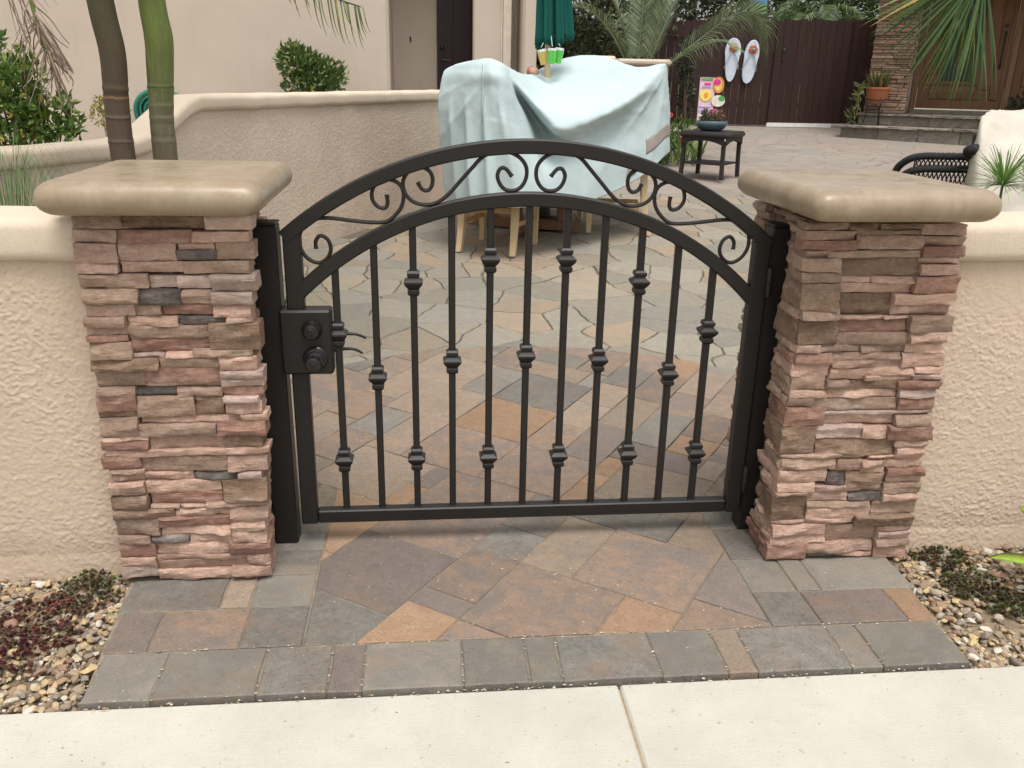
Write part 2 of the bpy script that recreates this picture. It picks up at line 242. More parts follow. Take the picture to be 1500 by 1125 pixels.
# ledge stone
M['sT'] = mat_stone('stone_tan', (0.47, 0.32, 0.235, 1), (0.66, 0.475, 0.36, 1))
M['sB'] = mat_stone('stone_brown', (0.31, 0.205, 0.14, 1), (0.46, 0.32, 0.225, 1))
M['sP'] = mat_stone('stone_pink', (0.64, 0.415, 0.315, 1), (0.80, 0.58, 0.47, 1))
M['sL'] = mat_stone('stone_pale_pink', (0.68, 0.50, 0.42, 1), (0.78, 0.61, 0.53, 1))
M['sR'] = mat_stone('stone_red', (0.42, 0.235, 0.175, 1), (0.58, 0.365, 0.285, 1))
M['sD'] = mat_stone('stone_slate', (0.15, 0.13, 0.118, 1), (0.31, 0.245, 0.205, 1))
M['mortar'] = mat_mottle('dark_mortar', (0.12, 0.085, 0.07, 1), 0.3, 20, 0.95)
# pavers
G1, G2, PU, OR, TN = (0.252, 0.222, 0.176, 1), (0.232, 0.212, 0.180, 1), (0.190, 0.156, 0.132, 1), (0.345, 0.225, 0.143, 1), (0.28, 0.205, 0.15, 1)
M['pvG'] = mat_paver('paver_grey', [G1, (0.165, 0.152, 0.135, 1), G2, (0.25, 0.218, 0.170, 1)], 4)
M['pvS'] = mat_paver('paver_slate', [(0.155, 0.142, 0.126, 1), G2, (0.185, 0.155, 0.128, 1), (0.215, 0.188, 0.152, 1)], 4)
M['pvP'] = mat_paver('paver_purple', [PU, (0.215, 0.17, 0.145, 1), (0.155, 0.128, 0.118, 1)])
M['pvO'] = mat_paver('paver_orange', [(0.30, 0.185, 0.11, 1), OR, (0.30, 0.21, 0.14, 1)])
M['pvM'] = mat_paver('paver_mixed', [PU, (0.23, 0.172, 0.135, 1), (0.32, 0.205, 0.13, 1), (0.215, 0.168, 0.14, 1), PU], 4.5)
M['pvT'] = mat_paver('paver_tan', [(0.235, 0.19, 0.15, 1), (0.32, 0.235, 0.165, 1), (0.235, 0.205, 0.17, 1)], 4)
M['joint'] = mat_mottle('sandy_joint', (0.22, 0.18, 0.135, 1), 0.35, 30, 0.95, 0.4, 200)
# flagstone
M['fsG'] = mat_paver('flag_grey', [(0.255, 0.230, 0.185, 1), (0.30, 0.265, 0.205, 1), (0.27, 0.25, 0.21, 1)], 3, 0.12)
M['fsT'] = mat_paver('flag_tan', [(0.275, 0.235, 0.18, 1), (0.33, 0.27, 0.195, 1), (0.285, 0.25, 0.20, 1)], 3, 0.15)
M['fsO'] = mat_paver('flag_ochre', [(0.28, 0.235, 0.18, 1), (0.36, 0.26, 0.17, 1), (0.29, 0.245, 0.19, 1)], 3, 0.25)
M['fsB'] = mat_paver('flag_blue_grey', [(0.235, 0.22, 0.19, 1), (0.285, 0.255, 0.205, 1), (0.25, 0.23, 0.20, 1)], 3, 0.08)
M['grout'] = mat_mottle('flag_grout', (0.115, 0.098, 0.076, 1), 0.3, 30, 0.95, 0.4, 200)
def mat_far_patio():
    t = NT('stamped_patio'); v = t.coord(False)
    a = t.ramp(t.noise(v, 0.9, 4, 0.6, 0.5), [(0.32, (0.22, 0.19, 0.16, 1)), (0.48, (0.295, 0.245, 0.20, 1)), (0.6, (0.255, 0.20, 0.165, 1)), (0.72, (0.32, 0.255, 0.185, 1))])
    cells = t.voro(v, 2.7, 'F1', 'Color')
    sp = t.node('ShaderNodeSeparateColor'); t.L(cells, sp.inputs[0])
    a = t.mix(t.maprange(sp.outputs[0], 0, 1, 0, 0.6), a, (0.24, 0.22, 0.20, 1))
    dv = t.node('ShaderNodeTexVoronoi', feature='DISTANCE_TO_EDGE'); dv.inputs['Scale'].default_value = 2.7; t.L(v, dv.inputs['Vector'])
    a = t.mix(t.maprange(dv.outputs[0], 0.0, 0.035, 0.8, 0), a, (0.15, 0.125, 0.10, 1))
    t.col(a); t.rough(0.7, 0.35)
    b = t.bump(t.maprange(dv.outputs[0], 0.0, 0.04, 0, 1), 0.5, 0.006); t.bump(t.noise(v, 20, 4), 0.3, 0.006, b)
    return t.m
M['far_patio'] = mat_far_patio()
def mat_concrete():
    t = NT('pale_concrete'); v = t.coord(False)
    a = t.ramp(t.noise(v, 3, 6, 0.65), [(0.3, (0.44, 0.42, 0.365, 1)), (0.7, (0.53, 0.51, 0.445, 1))])
    a = t.mix(t.maprange(t.noise(v, 1.3, 5, 0.7, 0.5), 0.45, 0.7, 0, 0.35), a, (0.40, 0.36, 0.295, 1))
    a = t.mix(t.maprange(t.noise(v, 260, 4, 0.8), 0.5, 0.68, 0, 0.4), a, (0.33, 0.295, 0.24, 1))
    a = t.mix(t.maprange(t.noise(v, 38, 3, 0.5), 0.70, 0.76, 0, 0.5), a, (0.30, 0.25, 0.19, 1))
    a = t.mix(t.maprange(t.noise(v, 9, 4, 0.6, 0.8), 0.66, 0.74, 0, 0.28), a, (0.38, 0.34, 0.28, 1))
    a = t.mix(t.maprange(t.noise(v, 75, 2), 0.725, 0.75, 0, 0.8), a, (0.22, 0.18, 0.13, 1))
    a = t.mix(t.maprange(t.noise(v, 160, 2), 0.735, 0.76, 0, 0.7), a, (0.20, 0.17, 0.13, 1))
    a = t.mix(t.maprange(t.noise(v, 14, 5, 0.7, 1.0), 0.60, 0.72, 0, 0.35), a, (0.36, 0.33, 0.275, 1))
    t.col(a); t.rough(0.9, 0.2); vb = t.coord(False, (0.05, 1, 1)); b = t.bump(t.noise(vb, 240, 3, 0.6), 0.35, 0.003); t.bump(t.noise(v, 180, 5, 0.7), 0.5, 0.004, b); return t.m
M['concrete'] = mat_concrete()
M['soil'] = mat_mottle('garden_soil', (0.20, 0.155, 0.105, 1), 0.45, 25, 0.95, 0.8, 90, spec=0.1)
M['earth'] = mat_mottle('open_ground', (0.22, 0.19, 0.14, 1), 0.3, 3, 0.95, 0.5, 30, spec=0.1)
def mat_pebble():
    t = NT('river_pebbles'); at = t.node('ShaderNodeAttribute', attribute_name='tone'); v = t.coord(False)
    cs = [(.52, .44, .31), (.31, .20, .11), (.66, .61, .52), (.20, .18, .155), (.46, .33, .165), (.27, .14, .10), (.36, .285, .20), (.52, .39, .20), (.25, .165, .10), (.40, .34, .27), (.55, .41, .19), (.17, .12, .09), (.33, .25, .17), (.24, .19, .14)]
    a = t.ramp(at.outputs['Fac'], [(i/len(cs), c+(1,)) for i, c in enumerate(cs)], 'CONSTANT')
    a = t.mix(t.maprange(t.noise(v, 110, 5, 0.7), 0.3, 0.7, 0.1, 0.6), a, (0.26, 0.20, 0.14, 1))
    t.col(a); t.rough(0.8, 0.3); t.bump(t.noise(v, 160, 3), 0.3, 0.002); return t.m
M['pebble'] = mat_pebble()
M['stucco_front'] = mat_stucco('front_stucco', (0.55, 0.435, 0.335, 1), 'mesh', 0.06, 18)
M['stucco_cop'] = mat_stucco('coping_stucco', (0.60, 0.50, 0.39, 1), False, 0.06)
M['stucco_pat'] = mat_stucco('patio_stucco', (0.61, 0.50, 0.40, 1), True, 0.08, 34)
M['stucco_house'] = mat_stucco('house_stucco', (0.53, 0.445, 0.365, 1), False, 0.04)
M['trim'] = mat_plain('house_trim', (0.60, 0.52, 0.42, 1), 0.7)
def mat_cap():
    t = NT('cast_stone_cap'); v = t.coord(True)
    a = t.ramp(t.noise(v, 9, 8, 0.74, 0.4), [(0.25, (0.22, 0.162, 0.10, 1)), (0.5, (0.30, 0.23, 0.155, 1)), (0.75, (0.38, 0.305, 0.22, 1))])
    vs = t.coord(True, (1, 1, 0.25))
    a = t.mix(t.maprange(t.noise(vs, 38, 3, 0.6), 0.4, 0.7, 0, 0.38), a, (0.20, 0.145, 0.085, 1))
    a = t.mix(t.maprange(t.noise(v, 130, 2), 0.70, 0.76, 0, 0.2), a, (0.5, 0.42, 0.32, 1))
    t.col(a); t.rough(t.maprange(t.noise(v, 12, 4), 0.3, 0.7, 0.24, 0.46), 0.5)
    t.bump(t.noise(v, 45, 6, 0.7), 0.12, 0.002)
    return t.m
M['cap'] = mat_cap()
M['iron'] = mat_plain('dark_bronze_iron', (0.014, 0.0115, 0.010, 1), 0.45, 0.35, 0, 0.15, 400)
M['lock'] = mat_plain('oil_bronze_lock', (0.014, 0.012, 0.012, 1), 0.3, 0.6, 0.3)
M['steel'] = mat_plain('worn_steel', (0.45, 0.43, 0.40, 1), 0.45, 0.5, 0.8)
def mat_fabric(name, c, scale=700, dark=0.9):
    t = NT(name); v = t.coord(False)
    a = t.ramp(t.noise(v, 2.5, 5, 0.6), [(0.3, sc(c, 0.93)), (0.7, sc(c, 1.05))])
    a = t.mix(t.maprange(t.noise(v, 6, 5, 0.7), 0.58, 0.75, 0, 0.25), a, sc(c, 0.75))
    t.col(a); t.rough(0.85, 0.2)
    b = t.bump(t.noise(v, 14, 4, 0.6, 0.6), 0.25, 0.012); t.bump(t.noise(v, scale, 2), 0.15, 0.001, b)
    return t.m
M['cover'] = mat_fabric('pale_aqua_cover', (0.45, 0.54, 0.54, 1))
M['stripe'] = mat_fabric('taupe_mesh', (0.30, 0.265, 0.235, 1))
M['cream'] = mat_fabric('cream_cover', (0.50, 0.455, 0.39, 1))
M['umbrella'] = mat_fabric('green_canvas', (0.006, 0.075, 0.06, 1))
M['wood_lt'] = mat_wood('bleached_wood', (0.50, 0.37, 0.21, 1), (0.62, 0.48, 0.30, 1))
M['wood_br'] = mat_wood('brown_teak', (0.16, 0.085, 0.045, 1), (0.25, 0.14, 0.075, 1))
M['wood_md'] = mat_wood('mid_teak', (0.36, 0.22, 0.10, 1), (0.48, 0.31, 0.16, 1))
M['fence'] = mat_wood('dark_stained_boards', (0.024, 0.0095, 0.0070, 1), (0.038, 0.016, 0.0115, 1), (16, 16, 1.2), 0.7)
M['door_dk'] = mat_plain('maroon_door', (0.022, 0.008, 0.009, 1), 0.5)
M['door_wd'] = mat_wood('oak_door', (0.13, 0.06, 0.026, 1), (0.20, 0.10, 0.045, 1), (14, 14, 1.2), 0.45)
M['black'] = mat_plain('black_metal', (0.015, 0.014, 0.014, 1), 0.5)
def mat_wicker(name, c):
    t = NT(name); v = t.coord(False)
    w1 = t.node('ShaderNodeTexWave', bands_direction='X'); w1.inputs['Scale'].default_value = 60; t.L(v, w1.inputs['Vector'])
    w2 = t.node('ShaderNodeTexWave', bands_direction='Z'); w2.inputs['Scale'].default_value = 60; t.L(v, w2.inputs['Vector'])
    h = t.math('MULTIPLY', w1.outputs['Fac'], w2.outputs['Fac'])
    t.col(t.ramp(h, [(0.1, sc(c, 0.6)), (0.8, sc(c, 1.5))])); t.rough(0.5, 0.4); t.bump(h, 0.8, 0.004); return t.m
M['wicker'] = mat_wicker('brown_wicker', (0.022, 0.015, 0.014, 1))
M['wicker_bk'] = mat_wicker('black_wicker', (0.013, 0.012, 0.013, 1))
M['glaze'] = mat_plain('blue_glaze', (0.085, 0.125, 0.15, 1), 0.22, 0.6)
M['terra'] = mat_mottle('terracotta', (0.34, 0.12, 0.055, 1), 0.15, 10)
M['sole'] = mat_plain('white_sole', (0.55, 0.60, 0.68, 1), 0.6)
M['strap'] = mat_plain('grey_strap', (0.36, 0.40, 0.46, 1), 0.5)
M['petal'] = mat_plain('orange_petal', (0.42, 0.10, 0.03, 1), 0.6)
M['bead'] = mat_plain('grey_bead', (0.22, 0.26, 0.30, 1), 0.4)
M['hose'] = mat_plain('green_hose', (0.01, 0.16, 0.11, 1), 0.4)
M['white'] = mat_plain('white_paint', (0.75, 0.74, 0.72, 1), 0.6)
def mat_cup(name, c):
    t = NT(name); t.col(c); t.rough(0.15, 0.5); t.p.inputs['Transmission Weight'].default_value = 0.35; return t.m
M['cup_g'] = mat_cup('lime_plastic', (0.16, 0.72, 0.12, 1))
M['cup_y'] = mat_cup('amber_plastic', (0.80, 0.58, 0.16, 1))
M['cup_c'] = mat_cup('clear_plastic', (0.75, 0.8, 0.75, 1))
def G(*c): return tuple(c)+(1,)
M['lf_citrus'] = mat_leaf('citrus_leaf', [(0, G(.045, .10, .022)), (0.5, G(.11, .21, .04)), (0.8, G(.24, .33, .07)), (0.97, G(.34, .38, .10)), (1, G(.55, .42, .06))], 0.2, 0.4)
M['lf_bush'] = mat_leaf('bush_leaf', [(0, G(.055, .095, .025)), (0.7, G(.13, .21, .055)), (0.95, G(.18, .25, .06)), (1, G(.36, .28, .05))], 0.15, 0.4)
M['lf_yellow'] = mat_leaf('yellow_leaf', [(0, G(.16, .15, .03)), (1, G(.45, .38, .06))], 0.2)
M['lf_hedge'] = mat_leaf('hedge_leaf', [(0, G(.018, .028, .010)), (0.6, G(.055, .070, .022)), (1, G(.13, .14, .045))], 0.2)
M['lf_dark'] = mat_leaf('dark_leaf', [(0, G(.010, .022, .009)), (1, G(.04, .075, .025))], 0.15)
M['lf_tree'] = mat_leaf('tree_leaf', [(0, G(.022, .045, .014)), (0.6, G(.06, .10, .025)), (1, G(.17, .22, .07))], 0.25)
M['lf_date'] = mat_leaf('date_palm_leaf', [(0, G(.095, .125, .07)), (0.6, G(.20, .25, .135)), (1, G(.36, .40, .23))], 0.2)
M['lf_fan'] = mat_leaf('fan_palm_leaf', [(0, G(.022, .05, .014)), (0.55, G(.055, .11, .022)), (0.85, G(.14, .19, .045)), (1, G(.33, .27, .07))], 0.2, 0.4)
M['lf_dead'] = mat_leaf('dry_frond', [(0, G(.20, .14, .10)), (1, G(.42, .32, .23))], 0.1, 0.8)
M['lf_pap'] = mat_leaf('papyrus_leaf', [(0, G(.09, .20, .035)), (1, G(.30, .46, .13))], 0.25)
M['lf_fine'] = mat_leaf('fine_grass_leaf', [(0, G(.09, .18, .055)), (1, G(.26, .38, .15))], 0.2)
M['lf_sed'] = mat_leaf('red_sedum', [(0, G(.06, .025, .025)), (0.4, G(.17, .05, .05)), (0.65, G(.12, .10, .045)), (1, G(.36, .09, .08))], 0.1, 0.45)
M['lf_sedg'] = mat_leaf('green_sedum', [(0, G(.07, .05, .030)), (0.45, G(.15, .115, .06)), (0.7, G(.12, .18, .05)), (1, G(.24, .09, .065))], 0.1, 0.45)
M['lf_agave'] = mat_leaf('agave_leaf', [(0, G(.22, .34, .03)), (1, G(.32, .45, .05))], 0.25, 0.4)
M['lf_succ'] = mat_leaf('succulent_leaf', [(0, G(.10, .12, .06)), (0.5, G(.20, .19, .09)), (1, G(.30, .10, .06))], 0.1, 0.5)
M['lf_pot'] = mat_leaf('pot_leaf', [(0, G(.06, .08, .03)), (0.5, G(.15, .15, .05)), (1, G(.24, .16, .06))], 0.15, 0.5)
M['red_fl'] = mat_plain('red_petals', (0.60, 0.05, 0.04, 1), 0.5)
M['bark'] = mat_mottle('brown_bark', (0.10, 0.065, 0.045, 1), 0.3, 12, 0.9, 0.5, 60)
M['stem'] = mat_plain('green_stem', (0.09, 0.14, 0.03, 1), 0.5)
M['flag_base'] = mat_plain('flag_pink', (0.75, 0.52, 0.60, 1), 0.7)
M['flag_lav'] = mat_plain('flag_lavender', (0.42, 0.36, 0.62, 1), 0.7)
M['flag_yel'] = mat_plain('flag_yellow', (0.85, 0.72, 0.16, 1), 0.7)
M['flag_mag'] = mat_plain('flag_magenta', (0.75, 0.04, 0.28, 1), 0.6)
M['flag_org'] = mat_plain('flag_orange', (0.85, 0.30, 0.06, 1), 0.6)
M['flag_wht'] = mat_plain('flag_white', (0.78, 0.72, 0.62, 1), 0.6)
M['flag_grn'] = mat_plain('flag_green', (0.08, 0.35, 0.10, 1), 0.6)
M['ban_blue'] = mat_plain('banner_blue', (0.10, 0.24, 0.42, 1), 0.7)
M['ban_green'] = mat_plain('banner_green', (0.16, 0.34, 0.10, 1), 0.7)
def mat_slab():
    t = NT('step_flagstone'); v = t.coord(True, (1, 1, 1)); vs = t.coord(True, (2, 2, 6))
    a = t.ramp(t.noise(v, 2.5, 5, 0.65, 1.0), [(0.3, (0.15, 0.135, 0.105, 1)), (0.5, (0.25, 0.215, 0.165, 1)), (0.62, (0.20, 0.185, 0.155, 1)), (0.75, (0.33, 0.23, 0.14, 1))])
    a = t.mix(t.maprange(t.noise(vs, 9, 5, 0.7), 0.35, 0.7, 0, 0.6), a, (0.13, 0.12, 0.10, 1))
    t.col(t.objrand(a, 0.85, 1.2)); t.rough(0.85, 0.25); t.bump(t.noise(vs, 10, 5, 0.65), 0.7, 0.02); return t.m
M['slab'] = mat_slab()
def mat_glass(name, c):
    t = NT(name); t.col(c); t.rough(0.18, 0.4); return t.m
M['glass'] = mat_glass('door_glass', (0.03, 0.05, 0.055, 1))
def mat_trunk(name, lo, mid, hi, zsplit, bands=()):
    t = NT(name); v = t.coord(False); vs = t.coord(False, (1, 1, 0.12))
    tc = t.node('ShaderNodeTexCoord'); sx = t.node('ShaderNodeSeparateXYZ'); t.L(tc.outputs['Object'], sx.inputs[0])
    z = t.math('ADD', sx.outputs[2], t.maprange(t.noise(v, 9, 3), 0, 1, -0.05, 0.05))
    g = t.ramp(t.maprange(z, zsplit[0], zsplit[1], 0, 1), [(0.0, lo), (0.45, mid), (1.0, hi)])
    a = t.mix(t.maprange(t.noise(vs, 60, 6, 0.75), 0.35, 0.65, 0, 0.6), g, sc(lo, 0.55))
    a = t.mix(t.maprange(t.noise(v, 7, 5, 0.7, 0.6), 0.5, 0.68, 0, 0.45), a, sc(hi, 0.55))
    a = t.mix(t.maprange(t.noise(v, 26, 3), 0.68, 0.74, 0, 0.8), a, (0.03, 0.025, 0.02, 1))
    zz = t.math('ADD', sx.outputs[2], t.maprange(t.noise(v, 14, 3), 0, 1, -0.010, 0.010))
    for zb, hw_, cc, k_ in bands:
        k_ = k_*.75
        dd_ = t.math('ABSOLUTE', t.math('SUBTRACT', zz, zb), 0)
        a = t.mix(t.maprange(dd_, hw_*.6, hw_, k_, 0), a, cc)
    t.col(a); t.rough(0.65, 0.3); t.bump(t.noise(vs, 70, 6, 0.7), 0.5, 0.005); return t.m
M['trunk_a'] = mat_trunk('brown_palm_trunk', (0.145, 0.10, 0.08, 1), (0.12, 0.08, 0.05, 1), (0.075, 0.068, 0.032, 1), (0.95, 1.6), [(1.335, .006, (.28, .15, .07, 1), .9), (1.350, .009, (.02, .015, .01, 1), .6), (1.37, .004, (.12, .09, .05, 1), .7), (1.262, .006, (.20, .155, .12, 1), .7), (1.17, .006, (.17, .13, .10, 1), .7), (1.253, .004, (.03, .02, .015, 1), .6), (1.161, .004, (.03, .02, .015, 1), .6)])
M['trunk_b'] = mat_trunk('green_palm_trunk', (0.15, 0.115, 0.075, 1), (0.16, 0.145, 0.09, 1), (0.15, 0.205, 0.042, 1), (0.98, 1.5), [(1.375, .004, (.03, .04, .01, 1), .8), (1.31, .006, (.22, .19, .11, 1), .7), (1.26, .006, (.22, .18, .12, 1), .7), (1.24, .004, (.05, .04, .02, 1), .5), (1.17, .005, (.20, .16, .11, 1), .6)])

# ------------------------------------------------------------------ mesh helpers
class MB:
    def __init__(s): s.v = []; s.f = []; s.t = []; s.mi = []; s.cur = 0; s.m = 0
    def add(s, vs, fs, tone=None):
        b = len(s.v); s.v += [tuple(p) for p in vs]
        s.f += [tuple(i+b for i in f) for f in fs]; s.mi += [s.m]*len(fs)
        s.t += [s.cur if tone is None else tone]*len(vs)
    def box(s, x0, x1, y0, y1, z0, z1, bev=0.0):
        if bev:
            b = min(bev, (x1-x0)*0.45, (y1-y0)*0.45, (z1-z0)*0.45); V = []; ix = {}
            X, Y, Z = (x0, x1), (y0, y1), (z0, z1)
            for i in (0, 1):
                for j in (0, 1):
                    for k in (0, 1):
                        sx, sy_, sz = (b if i == 0 else -b), (b if j == 0 else -b), (b if k == 0 else -b)
                        for a, p in enumerate(((X[i], Y[j]+sy_, Z[k]+sz), (X[i]+sx, Y[j], Z[k]+sz), (X[i]+sx, Y[j]+sy_, Z[k]))):
                            ix[(i, j, k, a)] = len(V); V.append(p)
            F = []
            for i in (0, 1):
                F.append([ix[(i, j, k, 0)] for j, k in ((0, 0), (1, 0), (1, 1), (0, 1))])
                F.append([ix[(j, i, k, 1)] for j, k in ((0, 0), (1, 0), (1, 1), (0, 1))])
                F.append([ix[(j, k, i, 2)] for j, k in ((0, 0), (1, 0), (1, 1), (0, 1))])
            for i in (0, 1):
                for j in (0, 1):
                    F.append([ix[(i, j, 0, 0)], ix[(i, j, 1, 0)], ix[(i, j, 1, 1)], ix[(i, j, 0, 1)]])
                    F.append([ix[(i, 0, j, 0)], ix[(i, 1, j, 0)], ix[(i, 1, j, 2)], ix[(i, 0, j, 2)]])
                    F.append([ix[(0, i, j, 1)], ix[(1, i, j, 1)], ix[(1, i, j, 2)], ix[(0, i, j, 2)]])
                    for k in (0, 1): F.append([ix[(i, j, k, 0)], ix[(i, j, k, 1)], ix[(i, j, k, 2)]])
            s.add(V, F); return
        V = [(x, y, z) for x in (x0, x1) for y in (y0, y1) for z in (z0, z1)]
        s.add(V, [(0, 1, 3, 2), (4, 6, 7, 5), (0, 4, 5, 1), (2, 3, 7, 6), (0, 2, 6, 4), (1, 5, 7, 3)])
    def rings(s, rings, cap=True, closed=True, tone=None):
        n = len(rings[0]); V = [p for r in rings for p in r]; F = []
        for i in range(len(rings)-1):
            for j in range(n if closed else n-1):
                a, b = i*n+j, i*n+(j+1) % n
                F.append((a, b, b+n, a+n))
        if cap and closed:
            F.append(tuple(range(n-1, -1, -1))); F.append(tuple(range((len(rings)-1)*n, len(rings)*n)))
        s.add(V, F, tone)
    def tube(s, pts, rad, n=8, cap=True, tone=None):
        pts = [Vector(p) for p in pts]; rs = rad if isinstance(rad, (list, tuple)) else [rad]*len(pts)
        rings = []; up = None
        for i, p in enumerate(pts):
            d = (pts[min(i+1, len(pts)-1)]-pts[max(i-1, 0)])
            d = d.normalized() if d.length > 1e-9 else Vector((0, 0, 1))
            if up is None:
                up = Vector((0, 0, 1)) if abs(d.z) < 0.9 else Vector((0, 1, 0))
            u = (up - d*up.dot(d)); u = u.normalized() if u.length > 1e-6 else d.orthogonal().normalized()
            w = d.cross(u); up = u
            rings.append([p + (u*math.cos(2*PI*k/n)+w*math.sin(2*PI*k/n))*rs[i] for k in range(n)])
        s.rings(rings, cap, True, tone)
    def lathe(s, prof, c=(0, 0, 0), n=24, axis='z', rot=0.0, cap=True):
        rings = []
        for r, h in prof:
            ring = []
            for k in range(n):
                a = 2*PI*k/n+rot; x, y = r*math.cos(a), r*math.sin(a)
                if axis == 'z': p = (c[0]+x, c[1]+y, c[2]+h)
                elif axis == 'y': p = (c[0]+x, c[1]+h, c[2]-y)
                else: p = (c[0]+h, c[1]+x, c[2]+y)
                ring.append(p)
            rings.append(ring)
        s.rings(rings, cap)
    def ribbon(s, pts, w, side, tone=None, fold=0.0, nrm=None):
        """flat tapered blade along pts; w = widths"""
        pts = [Vector(p) for p in pts]; side = Vector(side)
        V = []; F = []
        for p, ww in zip(pts, w):
            V += [p-side*ww, p+side*ww]
        for i in range(len(pts)-1): F.append((2*i, 2*i+1, 2*i+3, 2*i+2))
        s.add(V, F, tone)
    def leaf(s, p, d, nrm, L, Wd, tone, bend=0.15):
        d = d.normalized(); side = d.cross(nrm); side = side.normalized() if side.length > 1e-6 else d.orthogonal().normalized()
        up = side.cross(d)
        a = p; m = p+d*L*0.45+up*L*bend*0.6; e = p+d*L
        s.add([a, m-side*Wd*0.5, e, m+side*Wd*0.5, p+d*L*0.5-up*L*0.02], [(0, 1, 4), (1, 2, 4), (0, 4, 3), (4, 2, 3)], tone)
    def prism(s, poly, ztop, thick, bev=0.004):
        """poly ccw xy list; ztop function"""
        n = len(poly); c = Vector((sum(p[0] for p in poly)/n, sum(p[1] for p in poly)/n))
        inn = []
        for i in range(n):
            p0, p1, p2 = Vector(poly[i-1]), Vector(poly[i]), Vector(poly[(i+1) % n])
            e1 = (p1-p0); e2 = (p2-p1)
            if e1.length < 1e-6 or e2.length < 1e-6: inn.append(p1); continue
            n1 = Vector((-e1.y, e1.x)).normalized(); n2 = Vector((-e2.y, e2.x)).normalized()
            m = n1+n2; k = bev/max(0.35, m.length_squared/2) if m.length > 1e-6 else 0
            inn.append(p1+m*k)
        V = [(p[0], p[1], ztop(p[0], p[1])) for p in inn]
        V += [(p[0], p[1], ztop(p[0], p[1])-bev*0.9) for p in poly]
        V += [(p[0], p[1], ztop(p[0], p[1])-thick) for p in poly]
        F = [tuple(range(n))]
        for i in range(n):
            j = (i+1) % n
            F.append((n+i, n+j, j, i)); F.append((2*n+i, 2*n+j, n+j, n+i))
        s.add(V, F)
    def build(s, name, mat, parent=None, smooth=False, mats=None, tone=False, angle=None):
        me = bpy.data.meshes.new(name); me.from_pydata(s.v, [], s.f)
        for m in (mats or [mat]): me.materials.append(m)
        if mats: me.polygons.foreach_set('material_index', s.mi)
        if tone:
            at = me.attributes.new('tone', 'FLOAT', 'POINT'); at.data.foreach_set('value', s.t)
        if smooth: me.polygons.foreach_set('use_smooth', [True]*len(me.polygons))
        bm = bmesh.new(); bm.from_mesh(me); bmesh.ops.recalc_face_normals(bm, faces=bm.faces[:]) if not tone else None
        if not tone: bm.to_mesh(me)
        bm.free()
        if smooth and angle:
            me.set_sharp_from_angle(angle=R_(angle))
        me.update()
        o = bpy.data.objects.new(name, me); COL.objects.link(o)
        if parent is not None: adopt(o, parent)
        return o

def mworld(o):
    m = Matrix.LocRotScale(o.location, o.rotation_euler, o.scale)
    return (mworld(o.parent) @ o.matrix_parent_inverse @ m) if o.parent else m
LOCAL = [False]
def adopt(o, parent):
    o.parent = parent
    if not LOCAL[0]: o.matrix_parent_inverse = mworld(parent).inverted()

def tag(o, label=None, cat=None, group=None, kind=None):
    if label: o['label'] = label
    if cat: o['category'] = cat
    if group: o['group'] = group
    if kind: o['kind'] = kind
    return o
def thing(name, loc, label, cat, group=None, rot=0.0, kind=None):
    o = bpy.data.objects.new(name, None); COL.objects.link(o); o.location = loc; o.rotation_euler = (0, 0, rot)
    o.empty_display_size = 0.1
    return tag(o, label, cat, group, kind)
def copy_tree(o, parent=None):
    c = o.copy(); COL.objects.link(c)
    if parent: c.parent = parent
    for ch in list(o.children): copy_tree(ch, c)
    return c
def catmull(P, n):
    P = [Vector(p) for p in P]; out = []
    for i in range(len(P)-1):
        a, b, c, d = P[max(i-1, 0)], P[i], P[i+1], P[min(i+2, len(P)-1)]
        for k in range(n):
            t = k/n
            out.append(0.5*((2*b)+(c-a)*t+(2*a-5*b+4*c-d)*t*t+(3*b-a-3*c+d)*t**3))
    out.append(P[-1]); return out
def clip(poly, nx, ny, d):
    """keep nx*x+ny*y<=d"""
    out = []
    for i in range(len(poly)):
        p, q = poly[i], poly[(i+1) % len(poly)]
        a, b = nx*p[0]+ny*p[1]-d, nx*q[0]+ny*q[1]-d
        if a <= 0: out.append(p)
        if (a < 0 < b) or (b < 0 < a):
            t = a/(a-b); out.append((p[0]+(q[0]-p[0])*t, p[1]+(q[1]-p[1])*t))
    return out
def area(p): return 0.5*sum(p[i][0]*p[(i+1) % len(p)][1]-p[(i+1) % len(p)][0]*p[i][1] for i in range(len(p)))
def fn(x, y, z): return noise.noise(Vector((x, y, z)))
def sweep(mb, prof, path, lateral, wob=0.0):
    """prof: closed list of (t,z); path: points; lateral: unit vector of t"""
    rings = []
    for i, p in enumerate(path):
        p = Vector(p); r = []
        for t, z in prof:
            q = p+Vector(lateral)*t+Vector((0, 0, z))
            if wob: q += Vector(lateral)*fn(q.x*6, q.y*6, q.z*6)*wob+Vector((0, 0, fn(q.x*5+9, q.y*5, q.z*4)*wob))
            r.append(q)
        rings.append(r)
    mb.rings(rings, True)
def rrect(w0, w1, h0, h1, r, n=5):
    out = []
    for cx, cz, a0 in ((w1-r, h1-r, 0), (w0+r, h1-r, 90), (w0+r, h0+r, 180), (w1-r, h0+r, 270)):
        for k in range(n+1):
            a = R_(a0+90*k/n); out.append((cx+r*math.cos(a), cz+r*math.sin(a)))
    return out

